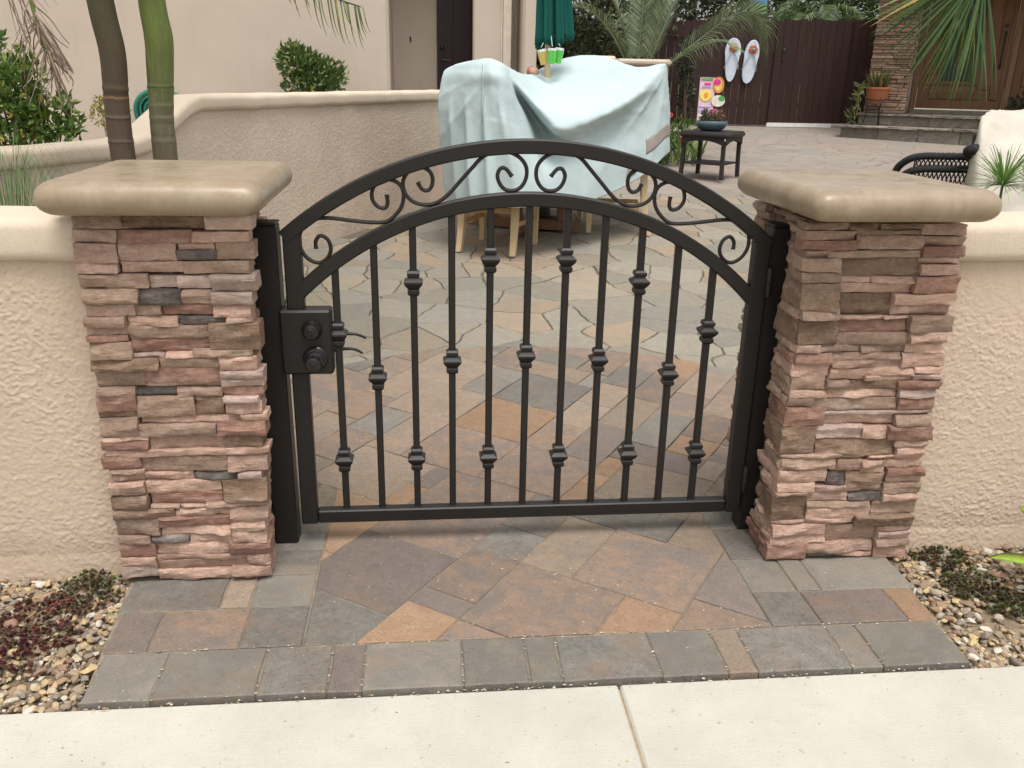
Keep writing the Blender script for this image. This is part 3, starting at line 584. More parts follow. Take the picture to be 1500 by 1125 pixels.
# ================================================================== SETTING
def grid_sheet(name, x0, x1, ys, zf, mat, nx=2):
    mb = MB(); V = []; F = []
    for y in ys:
        for i in range(nx+1): V.append((x0+(x1-x0)*i/nx, y, zf(y)))
    for j in range(len(ys)-1):
        for i in range(nx): F.append((j*(nx+1)+i, j*(nx+1)+i+1, (j+1)*(nx+1)+i+1, (j+1)*(nx+1)+i))
    mb.add(V, F); return mb.build(name, mat)
g = grid_sheet('ground', -150, 150, [-150, -3, Y0, 16, 40, 200], lambda y: S(y)-0.07, M['earth'], 6)
tag(g, kind='structure')

# sidewalk: slabs with a tooled joint
sw = MB(); sw.box(-14, 14, -2.35, -0.757, -0.16, -0.024); sidewalk = sw.build('sidewalk', M['concrete']); tag(sidewalk, kind='structure')
JX = 0.172
for k in range(-6, 6):
    mb = MB(); a = JX+k*1.62+0.003; b = JX+(k+1)*1.62-0.003
    mb.box(a, b, -2.34, -0.752, -0.15, -0.011, 0.005); mb.build('concrete_slab', M['concrete'], sidewalk)
mb = MB()
for k in range(-2, 3): mb.box(JX+k*1.62-0.0035, JX+k*1.62+0.0035, -2.33, -0.77, -0.024, -0.016)
mb.build('joint_sand', mat_mottle('joint_filler', (0.30, 0.22, 0.13, 1), 0.3, 40, 0.95), sidewalk)
# street beyond the sidewalk, behind the camera
mb = MB(); mb.box(-60, 60, -12, -2.52, -0.30, -0.19); tag(mb.build('road', mat_mottle('asphalt', (0.05, 0.05, 0.05, 1), 0.3, 60, 0.9, 0.5, 200)), kind='structure')
mb = MB(); mb.box(-60, 60, -2.52, -2.36, -0.30, -0.03, 0.012); tag(mb.build('kerb', M['concrete']), kind='structure')

# paver landing and circle
bed = MB()
bed.prism([(-1.15, -0.738), (1.13, -0.738), (1.17, -0.19), (0.9, 0.05), (0.9, 0.6), (-0.9, 0.6), (-0.9, 0.05), (-1.20, -0.19)], lambda x, y: -0.0045, 0.05, 0.002)
paver_path = bed.build('paver_path', M['joint']); tag(paver_path, kind='structure')
rnd = random.Random(5)
def paver(poly, key, up=0.0):
    if len(poly) < 3: return
    if area(poly) < 0: poly = poly[::-1]
    q = [poly[0]]
    for p in poly[1:]:
        if (Vector(p)-Vector(q[-1])).length > 0.004: q.append(p)
    if len(q) > 2 and (Vector(q[0])-Vector(q[-1])).length < 0.004: q.pop()
    if len(q) < 3 or abs(area(q)) < 0.0007: return
    # joint: shrink
    c = (sum(p[0] for p in q)/len(q), sum(p[1] for p in q)/len(q))
    w = []
    n = len(q)
    for i in range(n):
        p0, p1, p2 = Vector(q[i-1]), Vector(q[i]), Vector(q[(i+1) % n])
        e1, e2 = (p1-p0).normalized(), (p2-p1).normalized()
        m = Vector((-e1.y, e1.x))+Vector((-e2.y, e2.x)); k = 0.0014/max(0.3, m.length_squared/2)
        w.append(p1+m*k+Vector((rnd.uniform(-1, 1), rnd.uniform(-1, 1)))*0.0013)
    # break edges so they are not ruler straight
    z = []
    for i in range(n):
        a, b = w[i], w[(i+1) % n]; z.append((a.x, a.y)); L = (b-a).length; k = int(L/0.07)
        e = (b-a).normalized() if L > 0 else Vector((1, 0)); nn = Vector((-e.y, e.x))
        for j in range(1, k+1):
            p = a.lerp(b, j/(k+1))+nn*rnd.uniform(-0.0004, 0.0022); z.append((p.x, p.y))
    tx, ty, dz = rnd.uniform(-.006, .006), rnd.uniform(-.006, .006), rnd.uniform(-.0015, .0015)+up
    mb = MB(); mb.prism(z, lambda x, y: S(y)+dz+tx*(x-c[0])+ty*(y-c[1]), 0.045, 0.0032)
    mb.build('paver', M['pv'+key], paver_path)
def rectp(x0, x1, y0, y1, sk0=0, sk1=0): return [(x0+sk0, y0), (x1+sk1, y0), (x1, y1), (x0, y1)]
# front course
xs = [-1.153, -0.988, -0.735, -0.563, -0.477, -0.223, -0.053, 0.032, 0.289, 0.465, 0.544, 0.800, 0.886, 1.128]
for (a, b), k in zip(zip(xs, xs[1:]), 'GGSPGGGSGTSGG'): paver(rectp(a, b, -0.744, -0.556), k)
for a, b, k in ((-1.165, -1.05, 'P'), (-1.05, -0.812, 'M'), (-0.812, -0.648, 'S')): paver(rectp(a, b, -0.553, -0.367), k)
for a, b, k in ((-1.185, -0.905, 'S'), (-0.905, -0.822, 'T'), (-0.822, -0.648, 'G')): paver(rectp(a, b, -0.364, -0.20), k)
for a, b, k in ((0.655, 0.803, 'S'), (0.803, 1.062, 'P'), (1.062, 1.148, 'O')): paver(rectp(a, b, -0.553, -0.388), k)
for a, b, k in ((0.655, 0.80, 'G'), (0.80, 0.875, 'G'), (0.875, 1.172, 'G')): paver(rectp(a, b, -0.385, -0.20), k)
for a, b, k in ((-0.197, -0.148, 'G'), (-0.145, -0.05, 'S'), (-0.047, 0.055, 'G'), (0.058, 0.22, 'S')): paver(rectp(-0.81, -0.648, a, b), k)
for a, b, k in ((-0.197, 0.0, 'S'), (0.003, 0.13, 'G'), (0.133, 0.25, 'S')): paver(rectp(0.655, 0.81, a, b), k)
# diagonal field and circle, laid on an 89 mm module
WU = 0.0892; OX, OY = -0.218, -0.138; ANG = R_(-35.1); E1 = (math.cos(ANG), math.sin(ANG)); E2 = (-math.sin(ANG), math.cos(ANG))
ACX, ACY, AR = ARC
occ = {}; NG = 34
fixed = [(-4, -4, 4, 4, 'P'), (-4, 0, 4, 2, 'M'), (0, -2, 2, 3, 'M'), (0, -3, 2, 1, 'P'), (0, -6, 2, 3, 'O'), (2, -3, 4, 4, 'M'), (2, 1, 2, 4, 'T'), (-8, -2, 4, 4, 'O'), (-7, -6, 3, 4, 'O'), (-4, -8, 4, 4, 'S'),
         (4, 1, 4, 4, 'M'), (6, -2, 2, 3, 'O'), (2, -7, 4, 4, 'M'), (8, 0, 3, 2, 'M'), (8, 2, 4, 4, 'P'), (6, -6, 4, 4, 'P'), (0, 1, 2, 2, 'S'), (0, 3, 2, 3, 'S'), (2, 5, 4, 2, 'S'), (-4, 2, 4, 4, 'M')]
pieces = []
def put(i, j, w, h, k):
    for a in range(w):
        for b in range(h): occ[(i+a, j+b)] = 1
    pieces.append((i, j, w, h, k))
for p in fixed: put(*p)
sizes = [(4, 4), (4, 2), (2, 4), (2, 3), (3, 2), (3, 2), (2, 3), (2, 2), (2, 2), (2, 1), (1, 2), (1, 1)]
for j in range(-22, NG):
    for i in range(-NG, NG):
        if (i, j) in occ: continue
        px, py = OX+(i+1)*WU*E1[0]+(j+1)*WU*E2[0], OY+(i+1)*WU*E1[1]+(j+1)*WU*E2[1]
        if py < -1.1 or abs(px) > 2.2 or py > 2.5: continue
        opts = sizes[:]; rnd.shuffle(opts); opts.sort(key=lambda s_: -min(s_[0]*s_[1], 9)*rnd.uniform(0.28, 1))
        for w, h in opts:
            if all((i+a, j+b) not in occ for a in range(w) for b in range(h)):
                k = rnd.choice('MMTTTTOPGSTM' if w*h > 4 else 'OTPSMGTO'); put(i, j, w, h, k); break
for i, j, w, h, k in pieces:
    q = [(OX+a*WU*E1[0]+b*WU*E2[0], OY+a*WU*E1[1]+b*WU*E2[1]) for a, b in ((i, j), (i+w, j), (i+w, j+h), (i, j+h))]
    cy_ = sum(p[1] for p in q)/4; cx_ = sum(p[0] for p in q)/4
    q = clip(q, 0, -1, 0.553)
    if cy_ < 0.24:
        if cx_ < -0.8 and cy_ > 0.0 or cx_ > 0.8 and cy_ > 0.1: continue
        q = clip(clip(q, -1, 0, 0.646), 1, 0, 0.653)
    else:
        if any(abs(p[0]) > 0.64 and p[1] < 0.26 for p in q): q = clip(q, 0, -1, -0.255)
    for s_ in range(48):
        if len(q) < 3: break
        a = 2*PI*s_/48; q = clip(q, math.cos(a), math.sin(a), AR+ACX*math.cos(a)+ACY*math.sin(a))
    if len(q) >= 3 and min(p[0] for p in q) > -1.6: paver(q, k)

# patio: mortar bed, flagstones in the near part, stamped concrete beyond
def slab_sheet(name, poly, zo, mat):
    mb = MB(); mb.prism(poly, lambda x, y: S(y)+zo, 0.03, 0.002); return mb.build(name, mat)
patio = slab_sheet('patio', [(-4.2, 0.62), (9.0, 0.62), (9.0, 7.4), (-0.2, 7.4), (-4.2, 0.9)], -0.016, M['grout']); tag(patio, kind='structure')
far = slab_sheet('stamped_concrete', [(-0.3, 6.75), (12.5, 6.75), (12.5, 15.8), (-0.3, 15.8)], -0.009, M['far_patio']); tag(far, kind='structure')
rf = random.Random(11)
pts = []
y = 0.9
while y < 7.2:
    x = -2.2+rf.uniform(0, .3)
    while x < 5.4:
        pts.append((x+rf.uniform(-.16, .16), y+rf.uniform(-.16, .16))); x += rf.uniform(0.22, 0.50)
    y += 0.275
def wallx(y): return -2.337+(y-1.953)*0.499
stones = []
for i, p in enumerate(pts):
    cell = [(p[0]-.5, p[1]-.5), (p[0]+.5, p[1]-.5), (p[0]+.5, p[1]+.5), (p[0]-.5, p[1]+.5)]
    for j, q in enumerate(pts):
        if i == j: continue
        dx, dy = q[0]-p[0], q[1]-p[1]; d2 = dx*dx+dy*dy
        if d2 > 1.2: continue
        cell = clip(cell, dx, dy, (q[0]**2+q[1]**2-p[0]**2-p[1]**2)/2)
        if len(cell) < 3: break
    if len(cell) < 3: continue
    # only what lies outside the circle and right of the courtyard wall
    if all((a-ACX)**2+(b-ACY)**2 < (AR-0.02)**2 for a, b in cell): continue
    c = (sum(a for a, b in cell)/len(cell), sum(b for a, b in cell)/len(cell))
    if c[0] < wallx(c[1])-0.1 or c[1] < 1.0 or c[1] > 6.95: continue
    vis = (c[0] < 1.5 + 0.5*(c[1]-1.4)) or c[1] > 4.2
    stones.append((c[1], c, cell, vis))
stones.sort(key=lambda s_: s_[0])
rest = MB(); nst = 0
for yy, c, cell, vis in stones:
    n = len(cell); z = []
    if area(cell) < 0: cell = cell[::-1]
    n = len(cell)
    w = []
    for i in range(n):
        p0, p1, p2 = Vector(cell[i-1]), Vector(cell[i]), Vector(cell[(i+1) % n])
        if (p1-p0).length < .02: continue
        e1, e2 = (p1-p0).normalized(), (p2-p1).normalized()
        m = Vector((-e1.y, e1.x))+Vector((-e2.y, e2.x)); k = 0.0038/max(0.4, m.length_squared/2); w.append(p1+m*k)
    n = len(w)
    if n < 3: continue
    for i in range(n):
        a, b = w[i], w[(i+1) % n]; L = (b-a).length; k = max(1, int(L/0.035)); nn = Vector((-(b-a).y, (b-a).x)).normalized() if L > 1e-5 else Vector((0, 0))
        for j in range(k):
            p = a.lerp(b, j/k); p = p+Vector((0.030*fn(p.x*5, p.y*5, 2.2)+0.012*fn(p.x*19, p.y*19, 4.2), 0.030*fn(p.x*5, p.y*5, 7.7)+0.012*fn(p.x*19, p.y*19, 9.1)))+nn*rf.uniform(-0.0005, 0.0025); z.append((p.x, p.y))
    tx, ty, dz = rf.uniform(-.006, .006), rf.uniform(-.006, .006), rf.uniform(-.0015, .0015)-0.0055
    zt = lambda x, y, c=c, tx=tx, ty=ty, dz=dz: S(y)+dz+tx*(x-c[0])+ty*(y-c[1])
    if vis and nst < 280:
        mb = MB(); mb.prism(z, zt, 0.03, 0.005); mb.build('flagstone', M['fs'+rf.choice('GGGTTOBG')], patio); nst += 1
    else: rest.prism(z, zt, 0.03, 0.005)
if rest.v: tag(rest.build('flagstone_field', M['fsG'], patio), kind='stuff')

# loose grit swept into the joints and along the sidewalk edge
def grit():
    r = random.Random(77); mb = MB(); b = bmesh.new(); bmesh.ops.create_icosphere(b, subdivisions=1, radius=1); b.verts.ensure_lookup_table()
    V0 = [v.co.copy() for v in b.verts]; F0 = [tuple(v.index for v in f.verts) for f in b.faces]; b.free()
    joints = [(x, r.uniform(-.74, -.56)) for x in xs for _ in range(5)]+[(r.uniform(-1.1, 1.1), -.555+r.gauss(0, .004)) for _ in range(80)]+[(r.uniform(-1.15, 1.12), -.751+r.gauss(0, .006)) for _ in range(170)]
    joints += [(r.uniform(-.64, .64), r.uniform(-.54, 1.2)) for _ in range(170)]+[(r.uniform(-1.5, 1.5), r.uniform(-1.15, -.77)) for _ in range(45)]
    for i, j, w, h, k in pieces:
        for _ in range(2):
            a = i+w*r.random(); bb = j+r.gauss(0, .04); x, y = OX+a*WU*E1[0]+bb*WU*E2[0], OY+a*WU*E1[1]+bb*WU*E2[1]
            if abs(x) < .63 and -.54 < y < 1.5: joints.append((x, y))
    for x, y in joints:
        s_ = r.uniform(.0010, .0026); z = (S(y)+.001 if y > -.745 else -.0095); q = Matrix.Rotation(r.uniform(0, 6), 3, 'Z')
        mb.add([q @ Vector((p.x*s_*r.uniform(1, 1.5), p.y*s_, p.z*s_*.6))+Vector((x+r.gauss(0, .002), y, z)) for p in V0], F0, r.choice((.02, .16, .45, .6, .75, .16)))
    tag(mb.build('grit', M['pebble'], tone=True), 'pale loose grit scattered over the paver joints', 'grit', kind='stuff')
grit()

# planting beds along the street
def soil_bed(name, x0, x1, seed):
    mb = MB(); nx, ny = 60, 24; V = []; F = []; y0, y1 = -0.755, -0.10
    for j in range(ny+1):
        for i in range(nx+1):
            x = x0+(x1-x0)*i/nx; yy = y0+(y1-y0)*j/ny
            z = -0.030+0.012*fn(x*7, yy*7, seed)+0.010*fn(x*20, yy*20, seed+3)+0.02*max(0, (yy+0.4))
            V.append((x, yy, z))
    for j in range(ny):
        for i in range(nx): F.append((j*(nx+1)+i, j*(nx+1)+i+1, (j+1)*(nx+1)+i+1, (j+1)*(nx+1)+i))
    mb.add(V, F); o = mb.build(name, M['soil'], smooth=True); return tag(o, kind='structure')
soil_bed('planting_bed', -3.6, -1.135, 1.0)
soil_bed('planting_bed', 1.12, 3.6, 5.0)
ICO = None
def ico():
    global ICO
    if ICO is None:
        b = bmesh.new(); bmesh.ops.create_icosphere(b, subdivisions=2, radius=1); b.verts.ensure_lookup_table()
        ICO = ([v.co.copy() for v in b.verts], [tuple(v.index for v in f.verts) for f in b.faces]); b.free()
    return ICO
def pebbles(n, inside, seed, label):
    r = random.Random(seed); mb = MB(); V0, F0 = ico(); k = 0
    while k < n:
        x, y = inside(r)
        if x is None: continue
        s0 = r.choice((0.0055, 0.0065, 0.008, 0.009, 0.011, 0.0135)) * r.uniform(0.8, 1.25)
        cuts = [(Vector((r.gauss(0, 1), r.gauss(0, 1), r.gauss(0, 1))).normalized(), r.uniform(.45, .85)) for _ in range(7)]
        ax = Vector((r.uniform(0.9, 1.5), r.uniform(0.75, 1.1), r.uniform(0.5, 0.75)))*s0
        q = Matrix.Rotation(r.uniform(0, 6.28), 3, 'Z') @ Matrix.Rotation(r.uniform(-.5, .5), 3, 'X')
        off = Vector((r.uniform(0, 99), r.uniform(0, 99), r.uniform(0, 99)))
        z = -0.027+r.uniform(-0.2, 0.9)*s0+(0.012 if r.random() < .3 else 0)+0.02*max(0, (y+0.4))
        V = []
        for p in V0:
            rr = 1+0.25*noise.noise(p*1.3+off)
            for cn, ch in cuts:
                q_ = p.dot(cn)
                if q_ > ch: p = p-cn*(q_-ch)
            V.append(q @ Vector((p.x*ax.x*rr, p.y*ax.y*rr, p.z*ax.z*rr))+Vector((x, y, z)))
        mb.add(V, F0, r.random()); k += 1
    o = mb.build('pebbles', M['pebble'], smooth=True, tone=True, angle=34); tag(o, label, 'pebbles', kind='stuff')
def in_left(r):
    x = -1.11-abs(r.gauss(0, 0.42)) if r.random() < .8 else r.uniform(-2.4, -1.13); y = r.uniform(-0.748, -0.16)
    if x > -1.163-0.06*(y+0.745): return None, None
    if x > -1.42 and r.random() < 0.3*(1+fn(x*9, y*9, 3)): return None, None
    return x, y
def in_right(r):
    x = 1.10+abs(r.gauss(0, 0.36)) if r.random() < .8 else r.uniform(1.14, 2.2); y = r.uniform(-0.748, -0.16)
    if x < 1.14+0.09*(y+0.745): return None, None
    if fn(x*8, y*8, 7) < -0.25 and r.random() < 0.7: return None, None
    return x, y
pebbles(2900, in_left, 21, 'mixed tan and white river pebbles in the left planting bed')
pebbles(2500, in_right, 22, 'mixed tan and white river pebbles in the right planting bed')

# ================================================================== PILLARS
def rough_block(mb, org, u, w, u0, u1, z0, z1, front, back, seed, amp=0.008, fine=0.02):
    """stone: face spans u0..u1 (along u) and z0..z1; w = outward direction; front/back = offsets along w"""
    nx = max(4, min(20, int((u1-u0)/0.011))); nz = max(4, min(7, int((z1-z0)/0.007)))
    U, Wv, O = Vector(u), Vector(w), Vector(org); V = []; F = []
    tilt = fn(seed*1.7, 3.1, 0.4)*0.010
    rq = random.Random(int(seed*1000)); H_, W_ = z1-z0, u1-u0; fac = []
    for _ in range(int(3+W_*16)):
        fac.append((u0+W_*rq.random(), z0+H_*rq.random(), rq.uniform(-.22, .22), rq.uniform(-.75, .75), rq.uniform(-.002, .009)))
    for k in range(nz+1):
        for i in range(nx+1):
            a = u0+(u1-u0)*i/nx; z = z0+(z1-z0)*k/nz
            ex = min(i, nx-i)/nx; ez = min(k, nz-k)/nz
            edge = (i in (0, nx)) or (k in (0, nz))
            s1 = fn(a*16+seed, z*34, seed*.37); s2 = fn(a*44, z*90+seed, seed*.7)
            d = front+amp*0.8*s1+0.45*amp*s2+tilt*0.7*(k/nz-0.5)*2+0.006*fn(a*7, seed*2.2, z*8)
            cut = min(c0+ga*(a-ac)+gz*(z-zc) for ac, zc, ga, gz, c0 in fac)
            d += max(-0.009, min(0.003, cut))+0.003
            rid = abs(fn(a*22, z*26+seed*3, 5.5)); d -= amp*0.5*max(0, 0.22-rid)*3
            if edge: d -= 0.0015+0.0045*abs(fn(a*30, z*30, seed))
            jz = (0.0022*fn(a*14, seed, z*9)+0.0012*fn(a*50, seed, z*9)) if k in (0, nz) else 0.0
            ju = 0.003*fn(seed, z*40, a*5) if i in (0, nx) else 0.0
            V.append(O+U*(a+ju)+Wv*d+Vector((0, 0, z+jz)))
    n1 = nx+1
    for k in range(nz):
        for i in range(nx): F.append((k*n1+i, k*n1+i+1, (k+1)*n1+i+1, (k+1)*n1+i))
    loop = [i for i in range(nx)]+[k*n1+nx for k in range(nz)]+[nz*n1+i for i in range(nx, 0, -1)]+[k*n1 for k in range(nz, 0, -1)]
    b = len(V)
    for i in loop:
        p = V[i]-O; off = p.dot(Wv); V.append(V[i]+Wv*(back-off))
    L = len(loop)
    for j in range(L): F.append((loop[j], b+j, b+(j+1) % L, loop[(j+1) % L]))
    mb.add(V, F)

def pick(r): return r.choice('PPPPTTTRLLBPPTRD' if r.random() < 0.9 else 'LPTB')
def pillar(x0, x1, y0, y1, front, inner_sign, label, caprect, caprot, seed):
    cx, cy_ = (x0+x1)/2, (y0+y1)/2
    t = thing('stone_pillar', (cx, cy_, 0), label, 'pillar', 'stone pillars beside the gate')
    r = random.Random(seed)
    mb = MB(); mb.box(x0+.035, x1-.035, y0+.035, y1-.035, -0.05, 1.10); mb.build('mortar_core', M['mortar'], t)
    n = 0
    for a, b, zb, zt, c in front:
        n += 1
        zb = max(zb, -0.002); g2 = 0.0004
        fr = r.uniform(0.0, 0.015)+(0.010 if a < x0+0.03 or b > x1-0.03 else 0)
        a2, b2 = a+g2, b-g2
        if a2 < x0+0.055: a2 = min(a2, x0+0.012*r.random())
        if b2 > x1-0.055: b2 = max(b2, x1-0.012*r.random())
        mb = MB(); rough_block(mb, (0, y0, 0), (1, 0, 0), (0, -1, 0), a2, b2, zb+g2, zt-g2, fr, -0.05, seed*3.1+n*1.73, 0.0095 if c == 'B' else 0.0075)
        mb.build('stone', M['s'+c], t, smooth=True, angle=32)
    # other faces: coursed in random rows
    def face(org, u, w, L, gaps=()):
        nonlocal n
        z = 0.0
        while z < 1.075:
            h = min(r.choice((0.028, 0.036, 0.044, 0.052, 0.062)), 1.085-z)
            if 1.085-z-h < 0.02: h = 1.085-z
            a = 0.0
            while a < L-0.001:
                ln = min(r.uniform(0.09, 0.22), L-a)
                if L-a-ln < 0.05: ln = L-a
                n += 1
                fr = r.uniform(0.0, 0.018)
                for g0, g1 in gaps:
                    if a+ln > g0 and a < g1: fr = -0.018
                mb = MB(); rough_block(mb, org, u, w, a+.0011, a+ln-.0011, z+.0011, z+h-.0011, fr, -0.05, seed+n*2.31)
                mb.build('stone', M['s'+pick(r)], t, smooth=True, angle=32); a += ln
            z += h
    D = y1-y0
    # inner face: each course turns the corner from the front stone and goes on into the passage
    cor = sorted([(zb, zt, c) for a, b, zb, zt, c in front if (b > x1-0.055 if inner_sign > 0 else a < x0+0.055)])
    zc = 0.0; rows_ = []
    for zb, zt, c in cor:
        zb = max(zb, zc)
        if zb-zc > 0.018: rows_.append((zc, zb, pick(r)))
        elif rows_ or zb > 0: zb = zc
        if zt-zb > 0.008: rows_.append((zb, zt, c)); zc = zt
    if zc < 1.075: rows_.append((zc, 1.085, pick(r)))
    L = D-0.052
    for zb, zt, c in rows_:
        a = 0.0; first = True
        while a < L-0.001:
            ln = min(r.uniform(0.06, 0.125) if first else r.uniform(0.09, 0.2), L-a)
            if L-a-ln < 0.05: ln = L-a
            n += 1; fr = r.uniform(0.0, 0.014)
            if a+ln > 0.14 and a < 0.235: fr = -0.018
            k_ = c if first else pick(r); mb = MB()
            if inner_sign > 0: rough_block(mb, (x1-0.012, y0+0.052, 0), (0, 1, 0), (1, 0, 0), a+.0008-(0.05 if first else 0), a+ln-.0008, zb+.0011, zt-.0011, fr, -0.05, seed+n*2.31)
            else: rough_block(mb, (x0+0.012, y0+0.052, 0), (0, 1, 0), (-1, 0, 0), a+.0008-(0.05 if first else 0), a+ln-.0008, zb+.0011, zt-.0011, fr, -0.05, seed+n*2.31)
            mb.build('stone', M['s'+k_], t, smooth=True, angle=32); a += ln; first = False
    face((x1-0.06, y1-0.012, 0), (-1, 0, 0), (0, 1, 0), (x1-x0)-0.12)
    # bullnose cast cap
    hx, hy, zt, zb = (caprect[1]-caprect[0])/2, (caprect[3]-caprect[2])/2, 1.182, 1.096
    ccx, ccy = (caprect[0]+caprect[1])/2, (caprect[2]+caprect[3])/2
    rr = (zt-zb)/2; rings = []; ca, sa = math.cos(caprot), math.sin(caprot)
    for k in range(15):
        th = -PI/2+PI*k/14; off = rr*math.cos(th)*1.05; z = (zt+zb)/2+rr*math.sin(th)
        ax_, ay_ = hx-rr*1.05+off, hy-rr*1.05+off; rc = 0.020+0.45*off; ring = []
        for sx, sy_, a0 in ((1, 1, 0), (-1, 1, 90), (-1, -1, 180), (1, -1, 270)):
            ox_, oy_ = sx*(ax_-rc), sy_*(ay_-rc)
            for q in range(7):
                a = R_(a0+90*q/6); ring.append((ox_+rc*math.cos(a), oy_+rc*math.sin(a)))
            # extra verts along the side
            nx_, ny_ = {0: (-1, 1), 90: (-1, -1), 180: (1, -1), 270: (1, 1)}[a0]
            ea = R_(a0+90); p = (ox_+rc*math.cos(ea), oy_+rc*math.sin(ea)); qx, qy = nx_*(ax_-rc), ny_*(ay_-rc); pe = (qx+rc*math.cos(ea), qy+rc*math.sin(ea))
            for q in range(1, 12): ring.append((p[0]+(pe[0]-p[0])*q/12, p[1]+(pe[1]-p[1])*q/12))
        out = []
        for x, yv in ring:
            X, Y = ccx+x*ca-yv*sa, ccy+x*sa+yv*ca
            wv = 0.0018*fn(X*9, Y*9, z*14+seed)+0.001*fn(X*30, Y*30, z*30)
            nrm = Vector((x, yv)); nrm = nrm.normalized() if nrm.length else nrm; z = z
            out.append((X+nrm.x*wv, Y+nrm.y*wv, z))
        rings.append(out)
    mb = MB(); mb.rings(rings, True); mb.build('cap', M['cap'], t, smooth=True, angle=40)
    return t
pillar(-1.215, -0.785, -0.205, 0.235, STONES_L, 1, 'left stone-veneer pillar with a tan bullnose cap, lock side of the gate', (-1.267, -0.716, -0.308, 0.325), R_(0.6), 3)
pillar(0.762, 1.238, -0.205, 0.245, STONES_R, -1, 'right stone-veneer pillar with a tan bullnose cap, hinge side of the gate', (0.699, 1.236, -0.355, 0.250), R_(1.2), 8)

# ================================================================== FRONT WALLS
def front_wall(xa, xb, label):
    t = thing('stucco_wall', ((xa+xb)/2, -0.05, 0), label, 'wall', 'stucco walls along the street')
    mb = MB(); V = []; F = []
    # fine mesh where the dash-coat relief can be seen, coarse further out
    near, far_ = (xb, xa) if xa < 0 else (xa, xb); sg = 1 if far_ > near else -1; xs_ = []; x = near
    while abs(x-near) < 0.58: xs_.append(x); x += sg*0.0030
    n_ = 40; xs_ += [x+(far_-x)*i/n_ for i in range(n_+1)]; xs_.sort(); nx = len(xs_)-1; nz = 330
    for k in range(nz+1):
        z = -0.06+1.03*k/nz
        for x in xs_:
            n1 = 0.55*fn(x*30, z*37, 2.0)+0.8*fn(x*76, z*84, 8.0)+0.45*fn(x*135, z*145, 5.0)
            t_ = max(0.0, min(1.0, (n1-0.08)/0.11)); pl = t_*t_*(3-2*t_)
            dens = 0.6+0.4*max(-1, min(1, 2.2*fn(x*3.1, z*3.1, 6)))
            yv = -0.136+0.004*fn(x*3, z*3, 1)-0.0021*pl*dens-0.0008*fn(x*120, z*120, 3)-0.0010*fn(x*60, z*60, 9)-(0.015*max(0, 0.06-z)/0.06)
            V.append((x, yv, z))
    for k in range(nz):
        for i in range(nx): F.append((k*(nx+1)+i, k*(nx+1)+i+1, (k+1)*(nx+1)+i+1, (k+1)*(nx+1)+i))
    b = len(V); V += [(xa, 0.06, -0.06), (xb, 0.06, -0.06), (xb, 0.06, 0.97), (xa, 0.06, 0.97)]
    F += [(b+1, b, b+3, b+2), (b, 0, nz*(nx+1), b+3), (nx, b+1, b+2, nz*(nx+1)+nx), (nz*(nx+1), nz*(nx+1)+nx, b+2, b+3)]
    mb.add(V, F); mb.build('wall_face', M['stucco_front'], t, smooth=True, angle=50)
    mb = MB(); sweep(mb, rrect(-0.172, 0.09, 0.956, 1.071, 0.030, 5), [(xa+(xb-xa)*i/60, 0, 0) for i in range(61)], (0, 1, 0), 0.004)
    mb.build('coping', M['stucco_cop'], t, smooth=True, angle=60)
front_wall(-4.8, -1.19, 'tan stucco garden wall with pale rounded coping, left of the pillar')
front_wall(1.205, 4.8, 'tan stucco garden wall with pale rounded coping, right of the pillar')

# ================================================================== COURTYARD WALL
def courtyard_wall():
    d = Vector((0.447, 0.894, 0)); p0 = Vector((-2.337, 1.953, 0)); lat = Vector((-d.y, d.x, 0))
    t = thing('courtyard_wall', (-1.2, 4.2, S(4.2)), 'long tan stucco courtyard wall whose coping steps up behind the palms', 'wall')
    def at(s_, z): return p0+d*s_+Vector((0, 0, z))
    prof_s = [(-1.35, 1.055), (0.83, 1.060), (0.98, 1.085), (1.33, 1.265), (1.44, 1.294), (5.4, 1.294)]
    def top(s_):
        for (a, za), (b, zb) in zip(prof_s, prof_s[1:]):
            if s_ <= b: return za+(zb-za)*(s_-a)/(b-a)
        return prof_s[-1][1]
    ss = [-1.35+6.75*i/150 for i in range(151)]
    mb = MB(); V = []; F = []
    nz = 24
    for i, s_ in enumerate(ss):
        zt = top(s_)-0.06
        for k in range(nz+1):
            z = -0.05+(zt+0.05)*k/nz; p = at(s_, z)
            V.append(p - lat*(0.004*fn(p.x*4, p.y*4, z*4)+0.003*fn(p.x*11, p.y*11, z*11)))
    for i in range(150):
        for k in range(nz): F.append((i*(nz+1)+k, (i+1)*(nz+1)+k, (i+1)*(nz+1)+k+1, i*(nz+1)+k+1))
    b = len(V)
    for i, s_ in enumerate(ss): V += [at(s_, -0.05)+lat*0.2, at(s_, top(s_)-0.06)+lat*0.2]
    for i in range(150):
        F.append((b+2*i, b+2*i+1, b+2*i+3, b+2*i+2)); F.append((i*(nz+1)+nz, (i+1)*(nz+1)+nz, b+2*i+3, b+2*i+1))
    F.append((150*(nz+1), b+300, b+301, 150*(nz+1)+nz))
    mb.add(V, F); mb.build('wall_face', M['stucco_pat'], t, smooth=True, angle=50)
    mb = MB(); sweep(mb, rrect(-0.03, 0.23, -0.098, 0.0, 0.032, 5), [at(s_, top(s_)) for s_ in ss], lat, 0.006)
    mb.build('coping', M['stucco_cop'], t, smooth=True, angle=60)
courtyard_wall()

